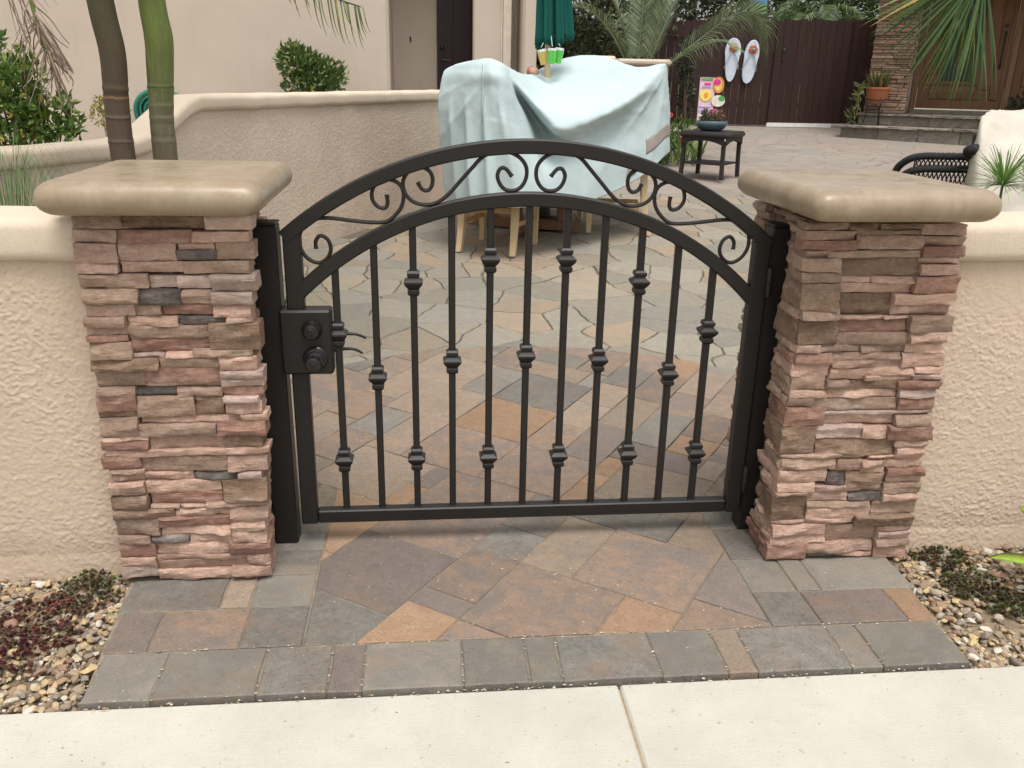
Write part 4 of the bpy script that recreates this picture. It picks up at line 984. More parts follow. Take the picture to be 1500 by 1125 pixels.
# ================================================================== GATE
def gate():
    t = thing('garden_gate', (0, 0, 0.06), 'arched dark bronze iron garden gate with scrolls and knuckled bars between the pillars', 'gate')
    I = M['iron']
    def part(name, mb, mat=I, smooth=False, parent=t): return mb.build(name, mat, parent, smooth=smooth, angle=35 if smooth else None)
    Y1, Y2 = -0.020, 0.020
    RO, ZO = 1.113, 0.165       # outer arch: top edge radius, centre height
    RI, ZI = 0.985, 0.144
    th = 0.041
    # stiles
    def arc_at(R0, Z0, x): return Z0+math.sqrt(R0*R0-x*x)
    mb = MB(); mb.box(-0.713, -0.662, Y1, Y2, 0.072, arc_at(RO, ZO, 0.713)-0.012, 0.004); part('stile', mb)
    mb = MB(); mb.box(0.688, 0.737, Y1, Y2, 0.072, arc_at(RO, ZO, 0.737)-0.012, 0.004); part('stile', mb)
    mb = MB(); mb.box(-0.661, 0.687, Y1+.001, Y2-.001, 0.074, 0.118, 0.004); part('bottom_rail', mb)
    def arch(R0, Z0, xa, xb, y1, y2):
        mb = MB(); rings = []; N = 64; c = 0.004
        for i in range(N+1):
            x = xa+(xb-xa)*i/N; a = math.asin(x/R0)
            pr = [(R0, y1+c), (R0, y2-c), (R0-c, y2), (R0-th+c, y2), (R0-th, y2-c), (R0-th, y1+c), (R0-th+c, y1), (R0-c, y1)]
            rings.append([(r_*math.sin(a), yv, Z0+r_*math.cos(a)) for r_, yv in pr])
        mb.rings(rings, True); return mb
    part('top_arch', arch(RO, ZO, -0.722, 0.746, Y1-.0015, Y2+.0015), smooth=True)
    part('lower_arch', arch(RI, ZI, -0.700, 0.726, Y1+.002, Y2-.002), smooth=True)
    # balusters
    ks = {0: (0.292, 0.7055), 1: (0.5667,), 2: (0.292, 0.8635), 3: (0.617,), 4: (0.292, 0.932), 5: (0.6315,)}
    b = 0.0103
    prof = [(0.013, -0.040), (0.0185, -0.034), (0.0185, -0.024), (0.0150, -0.020), (0.0235, -0.010), (0.0285, -0.002), (0.0285, 0.003), (0.0165, 0.012), (0.0150, 0.016), (0.0190, 0.020), (0.0190, 0.029), (0.0135, 0.035)]
    for i in range(11):
        x = (i-5)*0.114; zt = ZI+math.sqrt((RI-th+.006)**2-x*x)
        mb = MB(); mb.box(x-b, x+b, -b, b, 0.116, zt, 0.0025); o = part('baluster', mb)
        mb = MB(); mb.lathe([(0.0165, 0.1175), (0.0135, 0.123), (0.0135, 0.1245)], (x, 0, 0), 4, 'z', PI/4); part('weld_collar', mb, parent=o)
        for z in ks[min(i, 10-i)]:
            mb = MB(); mb.lathe([(r_*1.36, h) for r_, h in prof], (x, 0, z), 4, 'z', PI/4); part('knuckle', mb, parent=o)
    # scrolls
    for L in (SCROLL_A, SCROLL_B):
        for sg in (1, -1):
            P = catmull([(x*sg+(0.004 if sg < 0 else 0), -0.004, z) for x, z in L], 5)
            rr_ = [0.0068 if i in (0, 1, len(P)-1, len(P)-2) else 0.0058 for i in range(len(P))]
            mb = MB(); mb.tube(P, rr_, 8); part('scroll', mb, smooth=True)
    # lock box
    mb = MB(); mb.box(-0.735, -0.585, -0.036, 0.030, 0.588, 0.786, 0.006); lp = part('lock_box', mb)
    mb = MB(); mb.lathe([(0.029, 0), (0.030, -0.006), (0.026, -0.016), (0.0225, -0.022), (0.0215, -0.030), (0.018, -0.032)], (-0.642, -0.036, 0.728), 28, 'y'); db = mb.build('deadbolt', M['lock'], t, smooth=True, angle=30)
    mb = MB(); mb.lathe([(0.012, 0), (0.012, -0.002), (0.009, -0.0035)], (-0.642, -0.068, 0.728), 16, 'y'); mb.box(-0.6432, -0.6408, -0.0745, -0.070, 0.721, 0.735); mb.build('keyhole', M['iron'], db)
    mb = MB(); mb.lathe([(0.036, 0), (0.037, -0.004), (0.033, -0.008), (0.032, -0.012), (0.026, -0.014), (0.024, -0.019), (0.016, -0.022), (0.0135, -0.040), (0.020, -0.048), (0.0235, -0.058), (0.022, -0.068), (0.016, -0.071)], (-0.636, -0.036, 0.640), 28, 'y'); kb = mb.build('knob', M['lock'], t, smooth=True, angle=30)
    mb = MB(); mb.lathe([(0.009, 0), (0.009, -0.002), (0.006, -0.003)], (-0.636, -0.107, 0.640), 14, 'y'); mb.box(-0.6372, -0.6348, -0.1125, -0.109, 0.634, 0.646); mb.build('keyhole', M['iron'], kb)
    for z, ln in ((0.682, 0.083), (0.634, 0.070)):
        P = catmull([(-0.600, 0.030, z), (-0.598, 0.050, z), (-0.575, 0.058, z+0.004), (-0.575+ln*0.6, 0.060, z+0.004), (-0.575+ln, 0.060, z-0.010)], 6)
        mb = MB(); mb.tube(P, [0.008-0.0045*i/(len(P)-1) for i in range(len(P))], 10); mb.build('lever_handle', M['lock'], t, smooth=True)
    # hinges and weld beads on the right
    for z in (0.865, 0.20):
        mb = MB(); mb.lathe([(0.0095, -0.045), (0.0105, -0.043), (0.0105, -0.002), (0.0085, 0.0), (0.0105, 0.002), (0.0105, 0.043), (0.0095, 0.045)], (0.7395, -0.026, z), 12); mb.build('hinge', I, t, smooth=True, angle=30)
gate()
def gate_post(xa, xb, label):
    t = thing('gate_post', ((xa+xb)/2, 0.03, 0), label, 'post', 'iron posts beside the gate')
    mb = MB(); mb.box(xa, xb, -0.012, 0.058, 0.002, 1.030, 0.004); mb.build('post', M['iron'], t)
    mb = MB(); mb.box(xa-.001, xb+.001, -0.013, 0.059, 1.030, 1.038, 0.003); mb.build('post_cap', M['iron'], t)
gate_post(-0.803, -0.7295, 'square dark iron post against the left pillar, behind the lock box')
gate_post(0.7425, 0.806, 'square dark iron post against the right pillar, carrying the hinges')

# ================================================================== TABLE, CHAIRS, COVER, UMBRELLA
LOCAL[0] = True
def make_chair(loc, rot, label):
    t = thing('patio_chair', loc, label, 'chair', 'wooden chairs around the covered table', rot)
    W2, D2 = 0.215, 0.22
    for sx in (-1, 1):
        P = catmull([(sx*(W2+0.005), -D2-0.07, 0), (sx*W2, -D2-0.02, 0.22), (sx*W2, -D2, 0.60), (sx*W2, -D2+0.02, 0.98)], 6)
        rings = []
        for i, p in enumerate(P):
            w = 0.024 if p.z > 0.3 else 0.020+0.006*min(1, p.z/0.3); rings.append([p+Vector((-w, -w, 0)), p+Vector((w, -w, 0)), p+Vector((w, w, 0)), p+Vector((-w, w, 0))])
        mb = MB(); mb.rings(rings, True); mb.build('back_leg', M['wood_lt'], t)
        rings = []
        for z, w in ((0, .017), (0.01, .020), (0.3, .025), (0.6, .027)):
            p = Vector((sx*(W2+0.01), D2, z)); rings.append([p+Vector((-w, -w, 0)), p+Vector((w, -w, 0)), p+Vector((w, w, 0)), p+Vector((-w, w, 0))])
        mb = MB(); mb.rings(rings, True); mb.build('front_leg', M['wood_lt'], t)
        mb = MB(); mb.box(sx*W2-.011, sx*W2+.011, -D2+0.027, D2-0.028, 0.20, 0.235, 0.003); mb.build('stretcher', M['wood_md'], t)
    mb = MB(); mb.box(-W2+0.026, W2-0.026, -D2-.012, -D2+.010, 0.30, 0.345, 0.003); mb.build('back_rail', M['wood_md'], t)
    mb = MB(); mb.box(-W2-.03, W2+.03, -D2-0.03, D2+.04, 0.602, 0.64, 0.008); mb.build('seat', M['wood_lt'], t)
    for z in (0.72, 0.83, 0.92):
        mb = MB(); mb.box(-W2+0.026, W2-0.026, -D2-0.006, -D2+0.014, z, z+0.055, 0.004); mb.build('back_slat', M['wood_lt'], t)
    return t
make_chair((0.26, 4.25, S(4.2)), R_(-25), 'bleached wooden chair under the front left of the table cover')
proto = None
spots = [((1.33, 4.92, S(4.9)), R_(78), 'wooden chair under the right end of the table cover'),
         ((0.98, 5.62, S(5.6)), R_(155), 'wooden chair on the far side beneath the table cover'),
         ((0.40, 5.30, S(5.3)), R_(-100), 'wooden chair behind the left end of the table cover')]
src = [o for o in COL.objects if o.name.startswith('patio_chair')][0]
for loc, rot, lab in spots:
    c = copy_tree(src); c.location = loc; c.rotation_euler = (0, 0, rot); c['label'] = lab
LOCAL[0] = False
tb = thing('patio_table', (0.62, 4.93, S(4.93)), 'dark brown wooden table base showing between the chair legs', 'table')
zb = S(4.93)
mb = MB(); mb.lathe([(0.02, 1.00), (0.42, 1.00), (0.44, 1.012), (0.44, 1.03), (0.42, 1.04), (0.02, 1.04)], (0.62, 4.93, zb), 28); mb.build('table_top', M['wood_br'], tb)
mb = MB()
dv = Vector((0.85, -0.34, 0)).normalized(); nv = Vector((-dv.y, dv.x, 0))
def beam(name, c, d, L, w, z0, z1):
    d = Vector(d); n_ = Vector((-d.y, d.x, 0)); c = Vector(c); mb = MB(); r = []
    for s_ in (-L/2, L/2): r.append([c+d*s_+n_*a+Vector((0, 0, z)) for a, z in ((-w, z0), (w, z0), (w, z1), (-w, z1))])
    mb.rings(r, True); mb.build(name, M['wood_br'], tb)
c0 = Vector((0.56, 4.92, zb))
beam('floor_beam', c0, dv, 0.92, 0.045, 0.012, 0.085)
beam('floor_beam', c0, nv, 0.80, 0.044, 0.014, 0.080)
for s_, a in ((0.30, dv), (-0.30, dv), (0.30, nv), (-0.30, nv)):
    p = c0+a*s_; mb = MB(); mb.box(p.x-.036, p.x+.036, p.y-.036, p.y+.036, zb+0.086, zb+0.999, 0.004); mb.build('table_post', M['wood_br'], tb)
beam('cross_rail', c0+Vector((0, 0, 0)), dv, 0.50, 0.02, 0.42, 0.50)

# draped cover: a lofted cloth through measured folds
def cover():
    nc, nr = len(COVER), len(COVER[0])
    SU, SV = 12, 11
    rows = []
    for c in COVER: rows.append(catmull(c, SV))
    nV = len(rows[0]); G_ = []
    for j in range(nV): G_.append(catmull([r[j] for r in rows], SU))     # G_[j][i]
    nU = len(G_[0])
    def disp(P, i, j):
        u = i/SU; v = j/SV
        k = math.exp(-((v-1.5)/2.2)**2)
        a = 0.006*math.sin(u*6.1+0.7*math.sin(v*1.3))*k*max(0.15, min(1, (6.2-u)/1.5))*max(0.12, min(1, (3.6-v)/1.6))
        a += 0.005*fn(P.x*4, P.y*4, P.z*3)+0.0020*fn(P.x*13+P.z*5, P.z*9, P.y*9)+0.0012*fn(P.x*34, P.z*30, P.y*22)
        if u < 6.2: a += 0.030*((1-abs(math.sin(u*2.75+0.25*v)))**1.6-.25)*max(0, min(1, (3.9-v)/1.4))*min(1, (6.2-u)/1.2)
        for s3, am in ((2.6, .006), (6.5, .003)):
            rd = 1-2.2*abs(fn(P.x*s3+P.z*s3*.5, P.y*s3*.6+7, P.z*s3)); a += am*max(0, rd-.35)*(.5 if 2.4 < v < 5 else 1)
        if 6.8 < u < 11.5 and 2.6 < v < 5.6: a += .007*max(0, 1-2.4*abs(fn(P.x*9-P.z*3, P.y*4, P.z*15)))
        # tension folds radiating from the two chair-back corners
        if v < 4.6:
            for qx, qz, kk, am, ph in ((1.62, 1.52, 6.5, .024, 1.1), (0.20, 1.52, 8.0, .014, 2.0)):
                dx, dz = P.x-qx, qz-P.z; ds = math.hypot(dx, dz)
                if dz > 0: a += am*((1-abs(math.sin(kk*math.atan2(dx, dz)+ph)))**2-.25)*min(1, ds/.35)*max(0, 1-ds/1.5)*(1 if v < 3.4 else (4.6-v)/1.2)
        return a
    Pn = [[None]*nU for _ in range(nV)]
    for j in range(nV):
        for i in range(nU):
            a = G_[j][min(i+1, nU-1)]-G_[j][max(i-1, 0)]; b = G_[min(j+1, nV-1)][i]-G_[max(j-1, 0)][i]
            n_ = a.cross(b); n_ = n_.normalized() if n_.length > 1e-9 else Vector((0, -1, 0))
            Pn[j][i] = G_[j][i]+n_*disp(G_[j][i], i, j)
    mb = MB(); mb.add([p for r in Pn for p in r], [(j*nU+i, j*nU+i+1, (j+1)*nU+i+1, (j+1)*nU+i) for j in range(nV-1) for i in range(nU-1)])
    o = mb.build('table_cover', M['cover'], smooth=True)
    md = o.modifiers.new('thickness', 'SOLIDIFY'); md.thickness = 0.004; md.offset = 1
    tag(o, 'pale aqua fabric cover draped over the table and chairs', 'furniture cover')
    # taupe mesh band sewn to the right flank, and the stitched seam on the left
    def patch(name, i0, i1, j0, j1, mat, off, skew=0.0):
        W_ = []; F = []
        for j in range(j0, j1+1):
            for i in range(i0, i1+1):
                jj = min(max(j+int(round(skew*(i-i0))), 1), nV-2); i_ = min(max(i, 1), nU-2)
                a = Pn[jj][i_+1]-Pn[jj][i_-1]; b = Pn[jj+1][i_]-Pn[jj-1][i_]; n_ = a.cross(b).normalized()
                if n_.y > 0: n_ = -n_
                W_.append(Pn[jj][i_]+n_*off)
        w = i1-i0+1
        for j in range(j1-j0):
            for i in range(i1-i0): F.append((j*w+i, j*w+i+1, (j+1)*w+i+1, (j+1)*w+i))
        mb = MB(); mb.add(W_, F); p = mb.build(name, mat, o, smooth=True)
        s_ = p.modifiers.new('thickness', 'SOLIDIFY'); s_.thickness = 0.003
    patch('mesh_band', int(10.8*SU), int(12.85*SU), 9, 15, M['stripe'], 0.006, 0.0)
    patch('mesh_band', int(9.9*SU), int(10.5*SU), 4, 8, M['stripe'], 0.006, 0.10)
    patch('seam_strip', 3*SU-1, 3*SU+1, 14, 5*SV+4, M['cover'], 0.006)
cover()

ub = thing('patio_umbrella', (0.715, 5.07, S(5.07)), 'closed dark green canvas umbrella standing in the covered table', 'umbrella')
mb = MB(); mb.tube([(0.722, 5.07, S(5.07)+0.02), (0.71, 5.07, 2.0), (0.70, 5.07, 3.1)], 0.024, 14); mb.build('pole', M['wood_lt'], ub, smooth=True, angle=60)
mb = MB(); mb.lathe([(0.03, 0.0), (0.24, 0.0), (0.24, 0.05), (0.06, 0.09), (0.04, 0.3), (0.03, 0.3)], (0.722, 5.07, S(5.07)), 24); mb.build('base', M['black'], ub, smooth=True, angle=30)
def canopy():
    mb = MB(); n = 160; rings = []; r = random.Random(4); cx, cy_ = 0.77, 5.07
    for k in range(25):
        f = k/24; z = 1.70+1.25*f; ring = []
        for i in range(n):
            a = 2*PI*i/n; lob = abs(math.sin(a*4+0.6))**0.7
            R0 = (0.165-0.06*f)*(0.50+0.50*lob)+0.014*math.sin(a*19+f*2)*(1-f)+0.010*fn(math.cos(a)*3, math.sin(a)*3, f*2.5)
            zz = z
            if k < 7: zz = z+(7-k)/7*(0.07*fn(math.cos(a)*2.2, math.sin(a)*2.2, 3.3)+0.06*max(0, math.cos(a-0.3)))
            ring.append((cx-0.06*f+R0*math.cos(a), cy_+R0*math.sin(a)*0.8, zz))
        rings.append(ring)
    mb.rings(rings, False); o = mb.build('canopy', M['umbrella'], ub, smooth=True)
    s_ = o.modifiers.new('thickness', 'SOLIDIFY'); s_.thickness = 0.003
canopy()
for i, (x, y, z, m, lab, til) in enumerate(((0.655, 4.93, 1.585, 'cup_y', 'amber plastic party cup hanging leftmost under the umbrella', -0.2), (0.722, 4.87, 1.592, 'cup_g', 'lime green plastic party cup hanging in front of the umbrella pole', 0.0), (0.785, 4.93, 1.598, 'cup_g', 'lime green plastic party cup hanging right of the umbrella pole', 0.12))):
    t = thing('party_cup', (x, y, z), lab, 'cup', 'plastic cups hanging from the umbrella')
    mb = MB(); mb.lathe([(0.020, -0.055), (0.026, -0.052), (0.038, 0.045), (0.036, 0.045), (0.022, -0.047)], (0, 0, 0), 20)
    mt = Matrix.Translation((x, y, z)) @ Matrix.Rotation(til, 4, 'Y'); mb.v = [tuple(mt @ Vector(p)) for p in mb.v]
    mb.build('cup_body', M[m], t, smooth=True, angle=40)
    mb = MB(); mb.lathe([(0.0362, 0.0455), (0.037, 0.06), (0.034, 0.065), (0.0335, 0.0455)], (0, 0, 0), 20); mb.v = [tuple(mt @ Vector(p)) for p in mb.v]
    mb.build('cup_rim', M['cup_c'], t, smooth=True, angle=40)
    mb = MB(); mb.tube([mt @ Vector((0, 0, 0.08)), (0.72+(x-0.72)*0.5, y+0.08, z+0.16)], 0.002, 5); mb.build('cord', M['white'], t)
cu = MB(); cu.rings([[(0.60+0.05*a, 5.16+0.14*b, 1.475+0.045*c) for a, b, c in [(s_*math.cos(q), s_*math.sin(q), zz) for q in [2*PI*k/20 for k in range(20)]]] for s_, zz in ((0.3, -1), (0.8, -.8), (1, 0), (0.8, .8), (0.3, 1))], True)
tag(cu.build('cushion', mat_mottle('peach_red_cushion', (0.55, 0.36, 0.26, 1), 0.15, 9, 0.85, 0.1, 60, (1, 1), (0.30, 0.05, 0.06, 1)), smooth=True), 'peach and red patterned cushion poking out behind the umbrella pole', 'cushion')

# ================================================================== LEFT HOUSE
def hw(x0, x1, y0, y1, z0, z1, bev=0.02): mb = MB(); mb.box(x0, x1, y0, y1, z0, z1, bev); return mb
hs_ = thing('stucco_house', (-4, 9, S(9)), 'beige stucco house with a maroon entry door beyond the courtyard wall', 'house')
hw(-11, -0.722, 8.5, 10.6, 0.1, 5.2, 0.035).build('wall', M['stucco_house'], hs_)
hw(-0.76, 1.0, 9.8, 10.4, 0.1, 5.2).build('entry_wall', M['stucco_house'], hs_)
hw(-0.73, 0.272, 8.52, 9.82, 4.3, 5.1).build('added_entry_soffit', M['stucco_house'], hs_)  # unseen slab added to shade the entry, raised to let more light in
hw(0.272, 0.722, 8.5, 8.72, 0.1, 5.2, 0.02).build('column', M['stucco_house'], hs_)
hw(0.625, 0.722, 8.475, 8.498, 0.1, 5.2, 0.006).build('corner_trim', M['trim'], hs_)
hw(0.60, 0.618, 8.485, 8.4985, 0.1, 5.2, 0.004).build('corner_trim', M['trim'], hs_)
hw(0.722, 0.90, 8.9, 9.3, 0.1, 5.2, 0.01).build('recessed_wall', M['stucco_house'], hs_)
hw(0.83, 1.0, 8.2, 9.7, 0.1, 5.2, 0.03).build('wing_wall', M['stucco_house'], hs_)
dr = hw(-0.144, 0.80, 9.74, 9.797, 0.42, 2.68, 0.004).build('entry_door', M['door_dk'], hs_)
for x0 in (0.06, 0.42):
    for z0, z1 in ((0.6, 1.2), (1.3, 2.5)):
        hw(x0, x0+0.24, 9.728, 9.7395, z0, z1, 0.008).build('door_panel', M['door_dk'], dr)
hw(-0.105, -0.055, 9.725, 9.7395, 1.45, 1.82, 0.006).build('handle_plate', M['black'], dr)
mb = MB(); mb.tube([(-0.08, 9.735, 1.62), (-0.08, 9.67, 1.62), (0.03, 9.67, 1.61)], 0.012, 8); mb.lathe([(0.03, 0), (0.03, -0.02), (0.02, -0.03)], (-0.08, 9.725, 1.78), 14, 'y'); mb.build('door_handle', M['lock'], dr)
mb = MB(); mb.box(-0.502, -0.482, 9.785, 9.7985, 1.84, 1.90, 0.004); mb.build('doorbell', M['black'], hs_)
# garden hose hanging on the wall
hz = thing('garden_hose', (-3.62, 8.4, 1.05), 'coiled green garden hose hung on the stucco house between the palm trunks', 'hose')
mb = MB()
for k in range(9):
    P = []; hs2 = 1-0.055*k
    for q in range(33):
        a = 2*PI*q/32; rx = 0.30*hs2; rz = 0.33*hs2
        P.append((-3.41+rx*math.cos(a)+0.006*math.sin(k*2.1), 8.47-0.022*(k % 3), 0.98+rz*math.sin(a)*(1 if a > PI else .72)+0.01*math.sin(k*1.3)))
    mb.tube(P, 0.014, 7)
mb.build('coil', M['hose'], hz, smooth=True)
mb = MB(); mb.box(-3.47, -3.35, 8.41, 8.498, 1.06, 1.12, 0.01); mb.build('hanger', M['black'], hz)
gl = thing('path_light', (-2.96, 4.6, 0.18), 'small black path light behind the low left coping', 'lamp')
mb = MB(); mb.tube([(-3.25, 4.6, 0.15), (-3.25, 4.6, 0.93)], 0.012, 8); mb.build('stake', M['black'], gl)
mb = MB(); mb.box(-3.31, -3.19, 4.54, 4.66, 0.985, 1.01, 0.004); mb.box(-3.265, -3.20, 4.56, 4.64, 0.93, 0.984, 0.004); mb.build('lamp_head', M['black'], gl)

# ================================================================== PLANTS
class LeafCloud:
    def __init__(s, seed): s.r = random.Random(seed); s.mb = MB()
    def blob(s, c, rad, n, L, Wd, tone=(0, 1), out=0.6, up=0.4, shell=0.55):
        r = s.r; c = Vector(c)
        for _ in range(n):
            d = Vector((r.gauss(0, 1), r.gauss(0, 1), r.gauss(0, 1)))
            if d.length < 1e-3: continue
            d.normalize(); q = r.random()**0.4
            q = shell+(1-shell)*q if r.random() < 0.75 else r.random()
            lump = 1+0.35*fn(d.x*2.2+c.x*3, d.y*2.2, d.z*2.2+c.z)
            p = c+Vector((d.x*rad[0], d.y*rad[1], d.z*rad[2]))*q*lump
            v = d*out+Vector((0, 0, up))+Vector((r.uniform(-.7, .7), r.uniform(-.7, .7), r.uniform(-.7, .7)))
            if v.length < 1e-3: continue
            nr = Vector((r.uniform(-1, 1), r.uniform(-1, 1), r.uniform(0.1, 1)))
            l = L*r.uniform(0.6, 1.25)
            s.mb.leaf(p, v, nr, l, Wd*r.uniform(0.7, 1.2), r.uniform(*tone)*(0.75+0.25*r.random()) if r.random() > 0.04 else 1.0)
    def done(s, name, mat, parent): return s.mb.build(name, mat, parent, tone=True)
def stems(mb, base, tips, r0, r1):
    for tpt in tips:
        b = Vector(base); e = Vector(tpt); m = b.lerp(e, .5)+Vector((fn(e.x*9, e.y*9, 1)*.05, fn(e.x*9, 2, e.z)*.05, .03))
        mb.tube(catmull([b, m, e], 4), [r0+(r1-r0)*i/8 for i in range(9)], 6)

def shrub(name, base, blobs, mat, label, cat, seed, group=None, L=0.06, Wd=0.03, tone=(0, 1), stemr=0.012):
    t = thing(name, base, label, cat, group)
    lc = LeafCloud(seed)
    for b in blobs: lc.blob(b[0], b[1], b[2], L, Wd, tone)
    lc.done('foliage', M[mat], t)
    mb = MB(); stems(mb, base, [b[0] for b in blobs], stemr, stemr*.4); mb.build('stems', M['bark'], t, smooth=True)
    return t
shrub('citrus_bush', (-3.15, 4.1, S(4.1)), [((-3.15, 4.0, 1.22), (.22, .2, .16), 420), ((-2.95, 4.05, 1.12), (.17, .17, .14), 300), ((-3.3, 4.1, 1.05), (.25, .2, .22), 360), ((-3.02, 3.95, 1.38), (.12, .12, .10), 130), ((-3.25, 4.1, 1.40), (.14, .12, .09), 130), ((-2.84, 4.0, 1.00), (.10, .10, .08), 90), ((-3.12, 4.0, 0.92), (.22, .2, .12), 200), ((-2.74, 4.0, 1.06), (.05, .05, .07), 26), ((-3.0, 4.0, 1.50), (.04, .04, .07), 22), ((-3.16, 4.0, 1.56), (.04, .04, .07), 22), ((-2.80, 4.0, 1.20), (.06, .05, .06), 26), ((-3.30, 4.0, 1.55), (.05, .05, .08), 24)],
      'lf_citrus', 'leafy citrus bush with yellowing leaves behind the low left coping', 'bush', 31, L=0.075, Wd=0.036)
shrub('wall_bush', (-1.65, 8.1, S(8.1)), [((-1.72, 8.1, 1.52), (.26, .22, .16), 420), ((-1.5, 8.1, 1.42), (.28, .22, .17), 420), ((-1.62, 8.05, 1.25), (.30, .22, .14), 380), ((-1.40, 8.1, 1.33), (.16, .2, .13), 180), ((-1.80, 8.1, 1.64), (.14, .14, .09), 100)],
      'lf_bush', 'round dark green bush against the house above the courtyard wall', 'bush', 32, L=0.085, Wd=0.04)
shrub('yellow_shrub', (-3.85, 7.9, S(7.9)), [((-3.88, 7.9, 0.95), (.14, .12, .15), 240), ((-3.75, 7.9, 0.85), (.13, .12, .12), 160), ((-3.9, 7.9, 1.1), (.05, .05, .06), 30)],
      'lf_yellow', 'small yellow leaved shrub at the foot of the house behind the brown palm trunk', 'bush', 33, L=0.045, Wd=0.022, stemr=.006)
shrub('twig_plant', (-3.60, 7.6, S(7.6)), [((-3.55, 7.6, 1.08), (.03, .03, .13), 22), ((-3.52, 7.6, 0.92), (.04, .04, .12), 24)], 'lf_citrus', 'thin twiggy plant left of the coiled hose', 'plant', 34, L=0.04, Wd=0.02, stemr=.005)
shrub('hedge', (1.75, 10.9, S(10.9)), [((1.35, 10.9, 1.55), (.45, .4, .40), 900), ((1.75, 10.9, 1.75), (.5, .4, .45), 1000), ((2.2, 11.0, 1.65), (.5, .4, .45), 1000), ((1.55, 10.9, 1.1), (.6, .4, .4), 700), ((2.4, 11.0, 1.2), (.6, .4, .4), 700), ((1.5, 11.0, 2.1), (.5, .4, .25), 500), ((2.3, 11.0, 2.2), (.5, .4, .3), 600)],
      'lf_hedge', 'olive green hedge behind the closed umbrella', 'hedge', 35, L=0.09, Wd=0.04)

# fine feathery grass and papyrus
def tuft(name, base, n, h, spread, mat, label, cat, seed, droop=0.4, w=0.0022, lean=(0, 0), umbel=False):
    t = thing(name, base, label, cat); r = random.Random(seed); mb = MB(); base = Vector(base)
    for _ in range(n):
        a = r.uniform(0, 2*PI); s_ = spread*r.random()**0.6; hh = h*r.uniform(0.55, 1.05)
        b = base+Vector((math.cos(a), math.sin(a), 0))*spread*0.12*r.random()
        d = Vector((math.cos(a)*s_+lean[0], math.sin(a)*s_+lean[1], 0))
        P = catmull([b, b+d*0.35+Vector((0, 0, hh*0.6)), b+d*0.8+Vector((0, 0, hh*(0.95-droop*0.3))), b+d*1.25+Vector((0, 0, hh*(0.85-droop*r.uniform(.2, 1))))], 4)
        side = Vector((-math.sin(a), math.cos(a), 0.2*r.uniform(-1, 1)))
        mb.ribbon(P, [w*(1-0.85*i/(len(P)-1)) for i in range(len(P))], side, r.random())
    mb.build('blades', M[mat], t, tone=True); return t
tuft('feathery_grass', (-2.10, 1.40, 0.02), 480, 1.38, 0.46, 'lf_fine', 'fine feathery green grass drooping over the low left coping', 'grass', 41, 0.55, 0.0016)
tuft('grass_tuft', (1.90, 1.55, 0.02), 130, 1.16, 0.12, 'lf_pap', 'small green grass tuft showing above the right pillar cap', 'grass', 42, 0.35, 0.002)
def strap_plant():
    t = thing('strap_leaf_plant', (-0.86, 0.55, 0.0), 'few thin green strap leaves behind the left gate post', 'plant'); mb = MB(); r = random.Random(6)
    for k in range(9):
        e = Vector((-0.70+0.06*r.uniform(-1, 1), 0.5+0.1*r.uniform(-1, 1), 0.58+0.16*r.random())); b = Vector((-0.90, 0.56, 0.0))
        P = catmull([b, Vector((-0.84, 0.55, 0.5)), Vector((-0.78, 0.53, 0.74-0.06*r.random())), e], 5)
        mb.ribbon(P, [0.005*(1-0.8*i/(len(P)-1)) for i in range(len(P))], (0.3, 1, 0), r.random())
    mb.build('blades', M['lf_pap'], t, tone=True)
strap_plant()
def papyrus(base, tops, label, seed):
    t = thing('papyrus_plant', base, label, 'plant'); r = random.Random(seed)
    st = MB(); lf = MB()
    for i, (top, R, n) in enumerate(tops):
        top = Vector(top); b = Vector(base)+Vector((r.uniform(-.03, .03), r.uniform(-.03, .03), 0))
        st.tube(catmull([b, b.lerp(top, .6)+Vector((.008, 0, 0)), top], 6), 0.0045, 6)
        for _ in range(n):
            a = r.uniform(0, 2*PI); el = r.uniform(-0.25, 1.3); d = Vector((math.cos(a)*math.cos(el), math.sin(a)*math.cos(el), math.sin(el)))
            l = R*r.uniform(0.6, 1.05)
            P = [top, top+d*l*.4+Vector((0, 0, 0.006)), top+d*l*.75, top+d*l+Vector((0, 0, -0.25*l*r.random()))]
            lf.ribbon(P, [0.0016, 0.0020, 0.0014, 0.0003], d.cross(Vector((0.2, 0.3, 1))).normalized(), r.random())
    st.build('stalk', M['stem'], t, smooth=True); lf.build('umbel', M['lf_pap'], t, tone=True)
papyrus((1.73, 0.38, 0.0), [((1.700, 0.36, 1.120), 0.185, 170), ((1.86, 0.42, 1.10), 0.15, 90)], 'green papyrus with radiating blades rising behind the right garden wall', 51)

